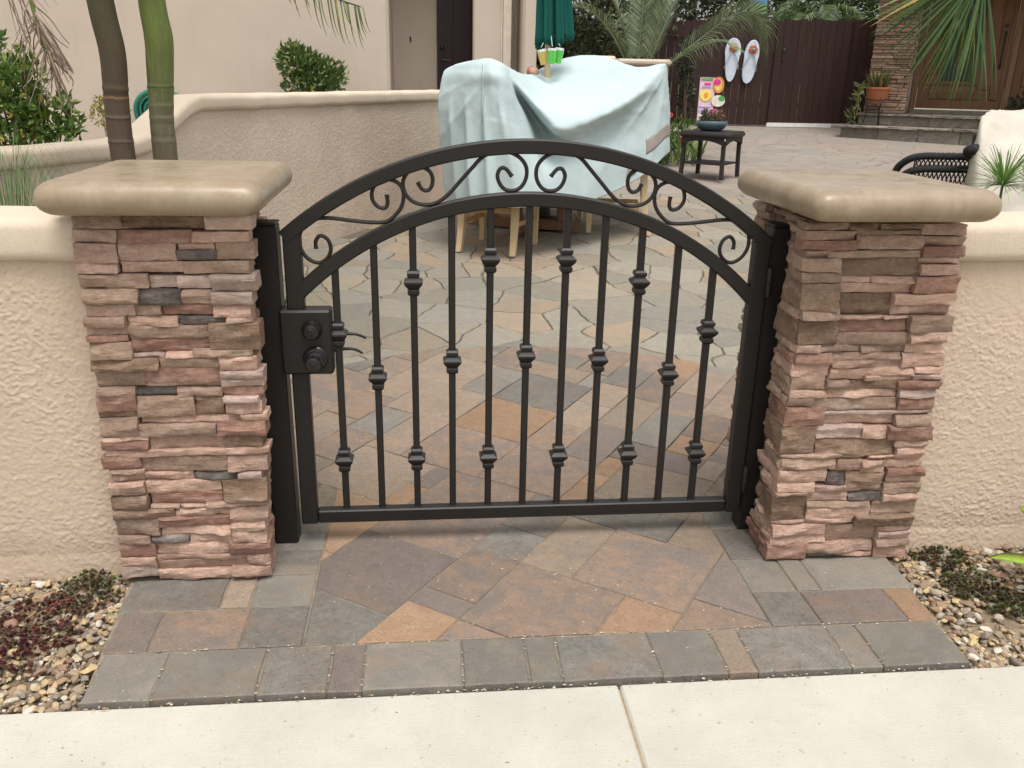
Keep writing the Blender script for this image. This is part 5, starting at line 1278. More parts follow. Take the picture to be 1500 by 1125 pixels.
# sedum patches in the gravel
def sedum(c, rx, ry, n, mat, label, seed, h=0.045):
    rx *= 1.15; ry *= 1.15; n = int(n*1.05)
    t = thing('sedum_plant', (c[0], c[1], -0.03), label, 'succulent', 'sedum patches in the gravel beds'); r = random.Random(seed); mb = MB()
    for _ in range(n):
        a = r.uniform(0, 2*PI); q = math.sqrt(r.random())*(1+0.4*fn(math.cos(a)*2, math.sin(a)*2, seed))
        p = Vector((c[0]+rx*q*math.cos(a), c[1]+ry*q*math.sin(a), -0.022+h*(1-0.6*q)*r.uniform(0.4, 1.1)))
        tone = min(1, max(0, 0.5+0.45*fn(p.x*22, p.y*22, seed)+r.uniform(-.35, .35)))
        for k in range(9):
            b = 2*PI*k/9+r.random(); el = 0.3+0.9*(k % 3)/2; d = Vector((math.cos(b)*math.cos(el), math.sin(b)*math.cos(el), math.sin(el)))
            mb.leaf(p, d, Vector((0, 0, 1)), r.uniform(.009, .015), 0.0075, tone, 0.3)
    mb.build('rosettes', M[mat], t, tone=True)
sedum((-1.300, -0.245, 0), .075, .075, 110, 'lf_sedg', 'dark green and red sedum clump against the left wall beside the pillar', 61, 0.075)
sedum((-1.37, -0.36, 0), .115, .085, 170, 'lf_sed', 'dark red sedum clump in the middle of the left gravel bed', 62)
sedum((-1.48, -0.53, 0), .15, .095, 260, 'lf_sed', 'bright red sedum clump at the left edge of the gravel bed', 63, 0.05)
sedum((-1.285, -0.49, 0), .022, .02, 16, 'lf_sed', 'tiny red sedum sprig among the left pebbles', 64, 0.03)
sedum((1.345, -0.23, 0), .085, .06, 120, 'lf_sedg', 'brown green sedum clump close to the right pillar and wall', 65, 0.05)
sedum((1.355, -0.385, 0), .10, .065, 150, 'lf_sedg', 'olive sedum clump in the middle of the right gravel bed', 66)
sedum((1.43, -0.50, 0), .085, .05, 120, 'lf_sedg', 'green sedum clump nearest the street in the right gravel bed', 67)
sedum((1.50, -0.60, 0), .06, .05, 80, 'lf_sed', 'dark red sedum clump at the right edge of the gravel bed', 68)
# agave leaf at the right edge
ag = thing('agave_plant', (1.60, -0.49, -0.03), 'bright green pointed succulent leaf at the right edge over the gravel', 'succulent')
mb = MB()
for a, l, el in ((178, .30, .30), (120, .26, .7), (60, .30, .5), (0, .32, .4), (300, .28, .6), (245, .22, 1.0)):
    d = Vector((math.cos(R_(a))*math.cos(el), math.sin(R_(a))*math.cos(el), math.sin(el))); sd_ = Vector((-d.y, d.x, 0)).normalized(); b = Vector((1.60, -0.49, 0.06)); r_ = []
    upv = sd_.cross(d)
    for f, w in ((0, .030), (.25, .046), (.5, .048), (.75, .032), (.93, .012), (1, .001)):
        p = b+d*l*f+Vector((0, 0, 0.03*math.sin(f*3))); r_.append([p-sd_*w, p-upv*0.006*(1-f)-Vector((0, 0, .004*(1-f))), p+sd_*w, p+upv*0.010*(1-f)])
    mb.rings(r_, True, True, random.Random(a).random())
mb.build('leaves', M['lf_agave'], ag, smooth=True, tone=True)

# ------------------------------------------------------------------ palms
def pinnate(mb, P, n, L, w, sidev, droop, tone=(0, 1), seed=0, vee=0.35, r=None, lo=0.12, twist=0):
    """leaflets along the curve P, both sides"""
    r = r or random.Random(seed); N = len(P)-1
    for i in range(n):
        f = lo+(1-lo)*i/(n-1); k = min(int(f*N), N-1); p = P[k].lerp(P[k+1], f*N-k); tdir = (P[k+1]-P[k]).normalized()
        sv = Vector(sidev); sv = (sv-tdir*sv.dot(tdir)).normalized(); up = sv.cross(tdir)
        if up.z < 0 and abs(sidev[2]) < .9: up = -up
        env = math.sin(PI*(0.12+0.80*f))**0.7
        for sg in (-1, 1):
            l = L*env*r.uniform(.85, 1.1)
            d = (sv*sg+tdir*(0.55+0.5*f)+up*vee).normalized()
            q1 = p+d*l*.5; q2 = p+d*l+Vector((0, 0, -droop*l*r.uniform(.7, 1.3)))
            sd_ = d.cross(up).normalized() if True else up
            mb.ribbon([p, p.lerp(q1, .5)+up*0.004, q1, q2], [w*.5, w, w*.9, w*.08], (tdir-d*tdir.dot(d)).normalized(), r.uniform(*tone))
def palm_trunk(mb, pts, rads, rings_at):
    P = []; Rr = []
    C = catmull(pts, 22); 
    for i, p in enumerate(C):
        f = i/(len(C)-1)*(len(rads)-1); k = min(int(f), len(rads)-2); r0 = rads[k]+(rads[k+1]-rads[k])*(f-k)
        for z in rings_at:
            d = p.z-z
            if abs(d) < 0.035: r0 += 0.0018*math.exp(-(d/0.010)**2)-(0.0010 if 0 < d < 0.02 else 0)
        P.append(p); Rr.append(r0)
    mb.tube(P, Rr, 20)
pa = thing('king_palm', (-1.50, 1.2, 0.0), 'brown ringed palm trunk with a dry hanging frond, left of the green trunk', 'palm tree')
mb = MB(); palm_trunk(mb, [(-1.49, 1.2, -0.1), (-1.505, 1.2, 0.6), (-1.522, 1.2, 1.12), (-1.520, 1.2, 1.32), (-1.512, 1.2, 1.50), (-1.533, 1.2, 1.70), (-1.56, 1.22, 2.2), (-1.58, 1.25, 3.0), (-1.60, 1.25, 3.6)], [.054, .050, .047, .0465, .0485, .049, .048, .045, .036], (0.75, 0.92, 1.17, 1.262, 1.335, 1.37))
mb.build('trunk', M['trunk_a'], pa, smooth=True)
pb = thing('king_palm', (-1.37, 1.25, 0.0), 'smooth green palm trunk rising behind the left pillar cap', 'palm tree')
mb = MB(); palm_trunk(mb, [(-1.39, 1.25, -0.1), (-1.38, 1.25, 0.6), (-1.370, 1.25, 1.12), (-1.368, 1.25, 1.25), (-1.352, 1.25, 1.45), (-1.345, 1.25, 1.56), (-1.356, 1.25, 1.72), (-1.36, 1.26, 2.2), (-1.36, 1.28, 3.0), (-1.36, 1.28, 3.5)], [.053, .050, .048, .046, .052, .054, .050, .047, .044, .035], (0.8, 0.98, 1.17, 1.26, 1.31, 1.375))
mb.build('trunk', M['trunk_b'], pb, smooth=True)
for o_, top, sd0 in ((pa, Vector((-1.60, 1.25, 3.6)), 3), (pb, Vector((-1.36, 1.28, 3.5)), 4)):
    r = random.Random(sd0)
    for k in range(6):
        a = 2*PI*k/6+sd0*.7; d = Vector((math.cos(a), math.sin(a), 0)); P = catmull([top-Vector((0, 0, .1)), top+d*.5+Vector((0, 0, .55)), top+d*1.1+Vector((0, 0, .55)), top+d*1.6+Vector((0, 0, .15))], 6)
        mb = MB(); pinnate(mb, P, 34, 0.42, 0.011, (-d.y, d.x, 0), .35, seed=k+sd0); mb.tube(P, [0.012-0.009*i/(len(P)-1) for i in range(len(P))], 6, tone=0.6)
        mb.build('frond', M['lf_fan'], o_, tone=True)
# dry hanging frond at the upper left and frond tips at the top
mb = MB(); r = random.Random(9)
P = catmull([(-1.86, 1.35, 2.15), (-1.87, 1.38, 1.85), (-1.862, 1.40, 1.66), (-1.835, 1.40, 1.52), (-1.815, 1.40, 1.44)], 8)
mb.tube(P, [0.013-0.009*i/(len(P)-1) for i in range(len(P))], 7, tone=0.0)
o = mb.build('hanging_rachis', mat_plain('olive_rachis', (0.19, 0.24, 0.06, 1), 0.6), pa, smooth=True)
mb = MB()
for k in range(46):
    f = r.uniform(0.45, 1.0); i = int(f*(len(P)-1)); p = P[min(i, len(P)-1)]
    dx = r.choice((-1, 1, 1))*r.uniform(0.01, 0.10)*(1.1 if f < .8 else .7); L = r.uniform(.10, .24)
    Q = catmull([p, p+Vector((dx*.5, r.uniform(-.03, .03), -L*.35)), p+Vector((dx*.9, r.uniform(-.04, .04), -L*.75)), p+Vector((dx*1.15, r.uniform(-.05, .05), -L))], 4)
    mb.ribbon(Q, [0.003, 0.0045, 0.0045, 0.004]+[0.0035]*4+[0.0028]*3+[0.0022, 0.0006][:len(Q)-11], (0.8, r.uniform(-.6, .6), .2), r.random()) if len(Q) == 13 else None
for k in range(16):
    p = Vector((-1.90+r.uniform(-.06, .02), 1.38, 1.80+r.uniform(-.05, .15))); dx = r.uniform(-.02, .13); L = r.uniform(.2, .42)
    Q = catmull([p, p+Vector((dx*.3, 0, -L*.35)), p+Vector((dx*.7, .01, -L*.7)), p+Vector((dx*1.1, .02, -L))], 4)
    mb.ribbon(Q, [0.0038*(1-.8*i/(len(Q)-1)) for i in range(len(Q))], (0.8, r.uniform(-.6, .6), .2), r.random())
mb.build('dry_leaflets', M['lf_dead'], pa, tone=True)
mb = MB()
Pm = catmull([(-1.36, 1.30, 2.5), (-1.2, 1.45, 2.2), (-0.95, 1.6, 1.90), (-0.72, 1.65, 1.765), (-0.58, 1.68, 1.72)], 6)
mb.tube(Pm, [0.009-0.006*i/(len(Pm)-1) for i in range(len(Pm))], 6, tone=.6)
for k in range(34):
    f = 0.35+0.65*k/33; i = min(int(f*(len(Pm)-1)), len(Pm)-1); p = Pm[i]+Vector((r.uniform(-.01, .01), 0, 0)); L = r.uniform(.10, .20)
    Q = catmull([p, p+Vector((.01, -.02, -L*.4)), p+Vector((.02, -.02, -L*.75)), p+Vector((.035, -.02, -L))], 3)
    mb.ribbon(Q, [0.0042*(1-.85*i_/(len(Q)-1)) for i_ in range(len(Q))], (0.9, .3, .2), r.uniform(.5, 1))
mb.build('frond', M['lf_fan'], pb, tone=True)

# pygmy date palm beyond the table
dp = thing('date_palm', (2.75, 10.3, S(10.3)), 'grey green date palm with arching fronds behind the covered table', 'palm tree')
mb = MB(); palm_trunk(mb, [(2.75, 10.4, 0.3), (2.74, 10.4, 0.8), (2.73, 10.4, 1.35)], [.09, .085, .08], (0.5, .65, .8, .95, 1.1)); mb.build('trunk', M['bark'], dp, smooth=True)
base = Vector((2.73, 10.4, 1.32))
fr = [([(0.45, 0, .33), (0.95, 0, .72), (1.30, -.05, .98), (1.60, -.1, 1.02), (1.78, -.15, .80), (1.82, -.15, .45)], 62, .42, .9),
      ([(-0.18, -.05, .30), (-0.42, -.1, .68), (-0.75, -.15, .98), (-1.05, -.2, 1.0), (-1.25, -.25, .72)], 46, .36, .7),
      ([(0.02, 0.1, .45), (0.05, .15, .95), (0.08, .2, 1.45), (.1, .2, 1.8)], 46, .36, .2),
      ([(0.22, .1, .42), (0.42, .2, .90), (0.62, .3, 1.35), (.85, .3, 1.7)], 46, .38, .3),
      ([(-0.10, .1, .40), (-0.22, .2, .85), (-0.42, .3, 1.25), (-.7, .3, 1.5)], 40, .36, .4),
      ([(0.30, -.3, .25), (0.6, -.6, .5), (0.9, -.9, .6), (1.05, -1.1, .5)], 34, .28, .6),
      ([(-.05, .4, .5), (-.1, .8, .9), (-.1, 1.2, 1.0), (-.1, 1.5, .8)], 40, .36, .5),
      ([(.1, -.1, .4), (.18, -.2, .8), (.3, -.3, 1.25), (.45, -.4, 1.7)], 44, .34, .3)]
for i, (pts_, n, L, dr_) in enumerate(fr):
    P = catmull([base]+[base+Vector(p) for p in pts_], 7); d = Vector(pts_[-1]); d.z = 0
    sv = Vector((-d.y, d.x, 0)).normalized() if d.length > .2 else Vector((1, .3, 0))
    if i == 0: sv = Vector((-0.25, -0.55, 0.8))
    mb = MB(); pinnate(mb, P, int(n*1.2), L, 0.0095, sv, dr_*.4, seed=70+i, vee=.1 if i == 0 else .3, lo=.22); mb.tube(P, [0.016-0.012*k/(len(P)-1) for k in range(len(P))], 6, tone=.55)
    mb.build('frond', M['lf_date'], dp, tone=True)
# low planter wall behind the cover
pw = thing('planter_wall', (2.5, 10.0, S(10)), 'low tan stucco planter wall with a coping behind the table cover', 'wall')
mb = MB(); mb.box(1.95, 3.05, 9.9, 10.15, 0.35, 1.60, 0.02); mb.build('wall_face', M['stucco_house'], pw)
mb = MB(); mb.box(1.92, 2.30, 9.86, 10.19, 1.602, 1.72, 0.03); mb.build('coping', M['stucco_cop'], pw)
mb = MB(); mb.box(2.32, 3.08, 9.86, 10.19, 1.602, 1.69, 0.03); mb.build('coping', M['stucco_house'], pw)

# ================================================================== FENCE AND GATE
FA, FB = Vector((4.2, 14.36, 0)), Vector((8.06, 14.105, 0)); FD = (FB-FA).normalized(); FN = Vector((FD.y, -FD.x, 0))    # FN towards the camera
def fboard(parent, s0, s1, z0, z1, off, name='board', mat='fence', th=0.022):
    mb = MB(); r_ = []
    for s_ in (s0, s1):
        p = FA+FD*s_; r_.append([p+FN*off+Vector((0, 0, z0)), p+FN*(off+th)+Vector((0, 0, z0)), p+FN*(off+th)+Vector((0, 0, z1)), p+FN*off+Vector((0, 0, z1))])
    mb.rings(r_, True); return mb.build(name, M[mat], parent)
rb = random.Random(17)
ft = thing('wood_fence', tuple(FA+FD*0.5+Vector((0, 0, .6))), 'dark brown board fence with white sandals hung on it', 'fence')
s_ = -2.6
while s_ < 2.0-0.01:
    w = 0.143; fboard(ft, s_+.004, min(s_+w, 2.0)-.004, S(14.3)+.02, 2.47+rb.uniform(-.03, .03)+0.02*s_, rb.uniform(0, .006)); s_ += w
for z in (0.95, 2.1): fboard(ft, -2.6, 2.0, z, z+.09, -.045, 'rail', 'fence', .04)
fboard(ft, 1.93, 2.07, S(14.3)+.02, 2.48, -.05, 'post', 'fence', .035)
fg = thing('fence_gate', tuple(FA+FD*2.5+Vector((0, 0, .6))), 'dark brown board gate with a black latch and white sill beside the stone pillar', 'gate')
s_ = 2.006
while s_ < 3.42:
    w = 0.14; fboard(fg, s_+.004, s_+w-.004, S(14.2)+.075, 2.515+rb.uniform(-.025, .025), .012+rb.uniform(0, .006)); s_ += w
for z in (0.95, 2.1): fboard(fg, 2.02, 3.42, z, z+.09, -.035, 'rail', 'fence', .04)
fboard(fg, 2.0, 3.25, S(14.2)+.0, S(14.2)+.068, .02, 'sill', 'white', .05)
p = FA+FD*2.17+FN*.045; mb = MB(); mb.box(p.x-.02, p.x+.02, p.y-.015, p.y, 1.80, 2.0, .004); mb.lathe([(.03, 0), (.03, -.03), (.015, -.04)], (p.x, p.y-.015, 1.98), 12, 'y'); mb.build('latch', M['black'], fg)
fp = thing('board_fence', tuple(FA+FD*3.6+Vector((0, 0, .6))), 'narrow dark brown board fence between the fence gate and the stone porch pillar', 'fence')
s_ = 3.44
while s_ < 4.2:
    w = .14; fboard(fp, s_+.004, s_+w-.004, S(14)+.02, 2.54+rb.uniform(-.02, .02), .05+rb.uniform(0, .004)); s_ += w

# wall sandals
def sandal(cx, cz, tilt, label, mir):
    base = FA+FD*cx+FN*0.05; t = thing('wall_sandal', tuple(base+Vector((0, 0, cz))), label, 'wall decoration', 'giant sandals on the fence')
    def T(u, v, w):      # u along fence, v up, w outwards
        c, s__ = math.cos(tilt), math.sin(tilt); return base+FD*(u*c+v*s__)+FN*w+Vector((0, 0, cz-u*s__+v*c))
    out = []
    for k in range(40):
        a = 2*PI*k/40; v = 0.385*math.sin(a); wd = 0.150+0.028*math.sin(a)-0.022*math.cos(2*a)*(1 if v < 0.1 else 0.3); out.append((wd*math.cos(a)+0.008*mir*math.sin(2*a), v))
    mb = MB(); mb.rings([[T(u*k_, v*k_, w) for u, v in out] for k_, w in ((1, 0), (1, .03), (.975, .036))], True); mb.build('sole', M['sole'], t)
    for sg in (-1, 1):
        P = catmull([T(0.0, .20, .055), T(sg*.07, .05, .07), T(sg*.115, -.08, .06), T(sg*.135, -.16, .03)], 5)
        mb = MB(); mb.tube(P, [.009]*len(P), 7); mb.build('strap', M['strap'], t, smooth=True)
    for k in range(6):
        a = 2*PI*k/6+.2; mb = MB(); mb.rings([[T(math.cos(a)*(.05)+q*math.cos(a+b)*.036, .215+math.sin(a)*(.05)+q*math.sin(a+b)*.036, .062+w) for b in [2*PI*j/10 for j in range(10)]] for q, w in ((.4, -.004), (1, 0), (.9, .008), (.3, .012))], True)
        mb.build('petal', M['petal'], t, smooth=True)
    mb = MB(); mb.rings([[T(q*math.cos(b), .215+q*math.sin(b), w) for b in [2*PI*j/12 for j in range(12)]] for q, w in ((.03, .06), (.03, .08), (.018, .092))], True); mb.build('flower_centre', M['bead'], t, smooth=True)
sandal(1.205, 1.79, 0.03, 'left of two giant white sandals with orange flowers on the fence', 1)
sandal(1.555, 1.765, 0.10, 'right of two giant white sandals with orange flowers on the fence', -1)

# climbing vine, flower border, trees beyond the fence
shrub('climbing_vine', (4.45, 13.7, S(13.7)), [((4.50, 13.9, 2.0), (.16, .12, .15), 130), ((4.42, 13.9, 1.7), (.15, .12, .25), 170), ((4.48, 13.9, 1.3), (.13, .12, .25), 140), ((4.50, 13.9, 0.95), (.14, .12, .2), 100)], 'lf_dark', 'dark leafy vine climbing the fence left of the sandals', 'vine', 36, L=0.085, Wd=0.05)
def border():
    t = thing('flower_border', (2.95, 9.0, S(9)), 'leafy border plant with a red flower beside the wicker table', 'plant'); mb = MB(); r = random.Random(12)
    for k in range(110):
        b = Vector((2.95+r.uniform(-.45, .35), 9.0+r.uniform(-.25, .5), S(9))); a = r.uniform(0, 6.28); L = r.uniform(.25, .62); d = Vector((math.cos(a)*.45, math.sin(a)*.45, 1)).normalized()
        P = [b, b+d*L*.5, b+d*L*.8+Vector((math.cos(a)*.06, 0, 0)), b+d*L*.95+Vector((math.cos(a)*.16, 0, -.05))]
        mb.ribbon(P, [.010, .022, .016, .002], Vector((-math.sin(a), math.cos(a), .2)), r.random())
    mb.build('leaves', M['lf_bush'], t, tone=True)
    for p, q in (((2.97, 8.75, .71), .05), ((2.85, 8.9, 1.0), .03)):
        mb = MB()
        for k in range(6):
            a = k*1.05; c = Vector(p)+Vector((math.cos(a)*q*.6, -.02, math.sin(a)*q*.6)); mb.lathe([(q*.1, -.01), (q*.5, 0), (q*.1, .012)], tuple(c), 8)
        mb.build('flower', M['red_fl'], t, smooth=True)
border()
lc = shrub('fern_plant', (3.35, 9.9, S(9.9)), [((3.30, 9.9, .75), (.30, .2, .16), 260), ((3.1, 9.8, .6), (.3, .2, .15), 200)], 'lf_citrus', 'light green fern clump behind the wicker table', 'plant', 37, L=.10, Wd=.025, stemr=.006)
def tree(name, base, hgt, blobs, mat, label, seed, n=1, L=.22, Wd=.06):
    t = thing(name, base, label, 'tree', 'trees beyond the fence'); lc = LeafCloud(seed)
    for c, rad, k in blobs: lc.blob(c, rad, k, L, Wd, (0, 1), .7, .1)
    lc.done('crown', M[mat], t)
    mb = MB(); b = Vector(base); mb.tube([b, b+Vector((.05, 0, hgt*.5)), b+Vector((0, 0, hgt))], [.12, .09, .05], 10); stems(mb, b+Vector((0, 0, hgt*.5)), [x[0] for x in blobs], .05, .015); mb.build('trunk', M['bark'], t, smooth=True)
tree('broadleaf_tree', (8.6, 17.5, .6), 3.0, [((8.6, 17.3, 3.0), (1.1, .8, .8), 1100), ((7.5, 17.3, 3.2), (.9, .8, .7), 800), ((9.7, 17.4, 3.3), (1.0, .8, .8), 800), ((8.6, 17.4, 4.2), (1.6, 1, .8), 900)], 'lf_tree', 'bushy green tree rising behind the fence gate', 81)
tree('broadleaf_tree', (5.6, 17.8, .6), 3.0, [((5.4, 17.6, 2.9), (1.0, .8, .7), 900), ((6.5, 17.5, 3.2), (.8, .8, .7), 700), ((4.4, 17.8, 3.2), (.9, .8, .8), 800), ((5.5, 17.8, 4.1), (1.6, 1, .8), 900)], 'lf_hedge', 'olive tree rising behind the fence and date palm', 82)
tree('broadleaf_tree', (3.0, 14.2, .6), 2.4, [((3.0, 14.2, 2.2), (.9, .7, .9), 1000), ((2.0, 14.2, 2.6), (.9, .7, .9), 900), ((3.9, 14.6, 2.9), (.8, .7, .8), 700), ((2.8, 14.4, 3.6), (1.5, 1, .8), 900), ((1.0, 14.3, 2.6), (.8, .7, 1.2), 800)], 'lf_hedge', 'dense dark tree directly behind the date palm', 83, L=.16, Wd=.06)
# palm fronds peeking above the fence
tp = thing('feather_palm', (7.6, 15.6, .65), 'feathery palm fronds arching just above the fence gate', 'palm tree')
mb = MB(); palm_trunk(mb, [(7.6, 15.6, .6), (7.6, 15.6, 1.5), (7.6, 15.6, 2.3)], [.10, .09, .08], (1, 1.5)); mb.build('trunk', M['bark'], tp, smooth=True)
r = random.Random(14)
for k in range(13):
    a = 2*PI*k/13+.3; d = Vector((math.cos(a), math.sin(a)*.6, 0)); b = Vector((7.6, 15.6, 2.3)); h = r.uniform(.25, .7); l = r.uniform(.8, 1.5)
    P = catmull([b, b+d*l*.4+Vector((0, 0, h)), b+d*l*.8+Vector((0, 0, h*.9)), b+d*l*1.1+Vector((0, 0, h*.45))], 6)
    mb = MB(); pinnate(mb, P, 26, .34, .016, (-d.y, d.x, 0), .5, seed=k+200); mb.tube(P, [.012-.008*i/(len(P)-1) for i in range(len(P))], 5, tone=.6); mb.build('frond', M['lf_tree'], tp, tone=True)
# hanging banner above the fence
bn = thing('garden_banner', (5.95, 14.6, 2.5), 'blue and green hanging banner above the fence right of the date palm', 'banner')
mb = MB(); mb.box(5.78, 6.10, 14.58, 14.59, 2.62, 3.3, .003); mb.build('cloth', M['ban_blue'], bn)
mb = MB(); mb.box(5.78, 6.10, 14.572, 14.579, 2.62, 2.78, .002); mb.build('grass_print', M['ban_green'], bn)
mb = MB(); mb.tube([(5.94, 14.6, .6), (5.94, 14.6, 3.34)], .012, 6); mb.tube([(5.74, 14.6, 3.33), (6.14, 14.6, 3.33)], .01, 6); mb.build('stand', M['black'], bn)

# ================================================================== WICKER TABLE, BOWL, GARDEN FLAG
wz = S(7.95)
wt = thing('wicker_table', (3.0955, 7.8645, wz), 'dark brown wicker side table with a lower shelf and a planted bowl on top', 'table', rot=R_(-40))
LOCAL[0] = True
H = 0.28
for sx in (-1, 1):
    for sy_ in (-1, 1):
        mb = MB(); rr = [[(sx*(H-.035+o_)+a, sy_*(H-.035+o_)+b, z) for a, b in ((-.021, -.021), (.021, -.021), (.021, .021), (-.021, .021))] for z, o_ in ((0.003, .012), (.20, .004), (.44, 0))]
        mb.rings(rr, True); mb.build('leg', M['wicker'], wt)
mb = MB(); mb.box(-H-.02, H+.02, -H-.02, H+.02, .470, .540, .026); mb.build('table_top', M['wicker'], wt, smooth=True, angle=40)
for ax_ in (0, 1):
    for sg in (-1, 1):
        mb = MB(); N = 14; V = []; F = []
        for i in range(N+1):
            u = -H+.022+(2*H-.044)*i/N; zl = .385+.055*(1-(u/(H-.02))**2)
            for off in (0, .012):
                for z in (zl, .479):
                    w = sg*(H-.012+off*1); V.append((u, w, z) if ax_ == 0 else (w, u, z))
        for i in range(N):
            a, b = i*4, (i+1)*4
            F += [(a, b, b+1, a+1), (a+2, a+3, b+3, b+2), (a, a+2, b+2, b), (a+1, b+1, b+3, a+3)]
        F += [(0, 1, 3, 2), (N*4, N*4+2, N*4+3, N*4+1)]
        mb.add(V, F); mb.build('apron', M['wicker'], wt)
mb = MB(); mb.box(-H+.03, H-.03, -H+.03, H-.03, .165, .182, .004); mb.build('shelf', M['wicker'], wt)
LOCAL[0] = False
bz = wz+.535
bw = thing('planter_bowl', (3.07, 7.87, bz), 'blue grey glazed bowl of succulents on the wicker table', 'planter')
mb = MB(); mb.lathe([(.02, .003), (.10, .003), (.15, .03), (.185, .075), (.19, .10), (.18, .118), (.172, .118), (.17, .09), (.02, .085)], (3.07, 7.87, bz), 32); mb.build('bowl', M['glaze'], bw, smooth=True, angle=60)
mb = MB(); r = random.Random(15)
for k in range(70):
    a = r.uniform(0, 6.28); q = .15*math.sqrt(r.random()); p = Vector((3.07+q*math.cos(a), 7.87+q*math.sin(a), bz+.085)); hh = r.uniform(.04, .16); tn = min(1, max(0, .45+.8*(p.x-3.07)/.15*.5+r.uniform(-.2, .2)))
    for j in range(10):
        b = r.uniform(0, 6.28); zz = hh*r.uniform(.3, 1); mb.leaf(p+Vector((0, 0, zz)), Vector((math.cos(b), math.sin(b), .9)), Vector((0, 0, 1)), .04, .018, tn, .3)
mb.build('succulents', M['lf_succ'], bw, tone=True)
gf = thing('garden_flag', (3.45, 9.5, S(9.5)), 'small pink and yellow garden flag with fruit shapes behind the planter bowl', 'flag')
mb = MB(); mb.tube([(3.18, 9.5, S(9.5)), (3.18, 9.5, 1.485), (3.66, 9.5, 1.475)], .005, 6); mb.build('flag_stake', M['black'], gf)
def fq(x0, x1, z0, z1, m, yv, name):
    mb = MB(); mb.box(x0, x1, yv, yv+.006, z0, z1, .002); mb.build(name, M[m], gf)
fq(3.385, 3.60, .89, 1.468, 'flag_base', 9.5, 'cloth'); fq(3.39, 3.595, .90, 1.0, 'flag_wht', 9.492, 'print'); fq(3.392, 3.56, 1.0, 1.055, 'flag_lav', 9.4921, 'print'); fq(3.39, 3.55, 1.08, 1.10, 'flag_lav', 9.4922, 'print'); fq(3.40, 3.56, 1.43, 1.462, 'ban_green', 9.4923, 'print'); fq(3.42, 3.54, 1.335, 1.36, 'flag_lav', 9.4924, 'print'); fq(3.45, 3.54, 1.37, 1.40, 'flag_mag', 9.4925, 'print')
def disc(cx, cz, rx, rz, m, yv, name, n=20):
    mb = MB(); mb.rings([[(cx+rx*math.cos(2*PI*k/n), yy, cz+rz*math.sin(2*PI*k/n)) for k in range(n)] for yy in (yv+.01, yv)], True); mb.build(name, M[m], gf)
disc(3.48, 1.24, .085, .075, 'flag_yel', 9.491, 'print'); disc(3.48, 1.24, .03, .04, 'flag_org', 9.489, 'print'); disc(3.645, 1.375, .075, .105, 'flag_org', 9.485, 'orange_slice'); disc(3.64, 1.375, .05, .075, 'flag_yel', 9.483, 'orange_slice')
disc(3.655, 1.17, .095, .075, 'flag_wht', 9.48, 'fruit_shape'); disc(3.70, 1.20, .045, .035, 'flag_grn', 9.478, 'fruit_leaf'); disc(3.62, .975, .09, .098, 'flag_mag', 9.476, 'blossom_shape', 7)
disc(3.62, 1.41, .05, .04, 'flag_mag', 9.474, 'blossom_shape', 7)

# ================================================================== RIGHT HOUSE: PORCH
PA = Vector((6.911, 12.602, 0)); PE = Vector((.857, -.515, 0)); PN = Vector((.515, .857, 0))
def pbox(name, parent, e0, e1, n0, n1, z0, z1, mat, bev=.01, jit=0):
    mb = MB(); mb.box(e0, e1, n0, n1, z0, z1, bev)
    mb.v = [tuple(PA+PE*x+PN*y+Vector((fn(x*9, y*9, z*9)*jit, fn(x*7, z*8, y)*jit, z+fn(x*6, y*7, z)*jit*.6))) for x, y, z in mb.v]
    return mb.build(name, mat if not isinstance(mat, str) else M[mat], parent)
hz_ = thing('porch_house', tuple(PA+PE*2+PN*2.5), 'house front with an oak door and deep porch at the back right', 'house')
pbox('wall', hz_, .62, 1.0, 1.62, 3.0, .4, 4.6, 'stucco_house', .02)
pbox('wall', hz_, 3.5, 9.0, 1.62, 3.0, .4, 4.6, 'stucco_house', .02)
pbox('lintel', hz_, 1.0, 3.5, 1.62, 3.0, 3.35, 4.6, 'stucco_house', .02)
pbox('unseen_porch_roof', hz_, .2, 9.0, .05, 1.595, 2.98, 3.22, 'stucco_house', .02)  # out of view; set low and far forward to shade pillar and door
pbox('porch_floor', hz_, .26, 7.0, .40, 1.7, .40, .895, 'slab', .01)
# door
dd = pbox('front_door', hz_, 1.10, 2.50, 1.66, 1.72, 1.02, 3.30, 'door_wd', .006)
for e0, e1 in ((1.0, 1.095), (2.505, 2.60), (3.40, 3.495)): pbox('door_frame', hz_, e0, e1, 1.60, 1.74, .90, 3.34, 'wood_br', .01)
pbox('threshold', hz_, 1.0, 2.6, 1.50, 1.615, .90, 1.0, 'slab', .01)
for e0, e1, z0, z1, m in ((1.30, 1.42, 1.18, 1.30, 0), (1.46, 1.98, 1.18, 1.30, 0), (2.02, 2.16, 1.18, 1.30, 0), (1.22, 1.40, 1.42, 1.62, 0), (2.06, 2.26, 1.36, 1.42, 0), (2.28, 2.42, 1.18, 3.1, 0)):
    pbox('door_panel', dd, e0, e1, 1.635, 1.6585, z0, z1, 'door_wd', .012)
gp = pbox('door_glass', dd, 1.45, 2.0, 1.64, 1.6585, 1.50, 3.1, 'glass', .004)
for e0, e1, z0, z1 in ((1.38, 1.448, 1.43, 3.17), (2.002, 2.07, 1.43, 3.17), (1.449, 2.001, 1.43, 1.498), (1.71, 1.74, 1.501, 3.1)): pbox('glazing_bar', dd, e0, e1, 1.625, 1.6592, z0, z1, 'door_wd', .008)
mb = MB(); q = lambda e, n_, z: PA+PE*e+PN*n_+Vector((0, 0, z))
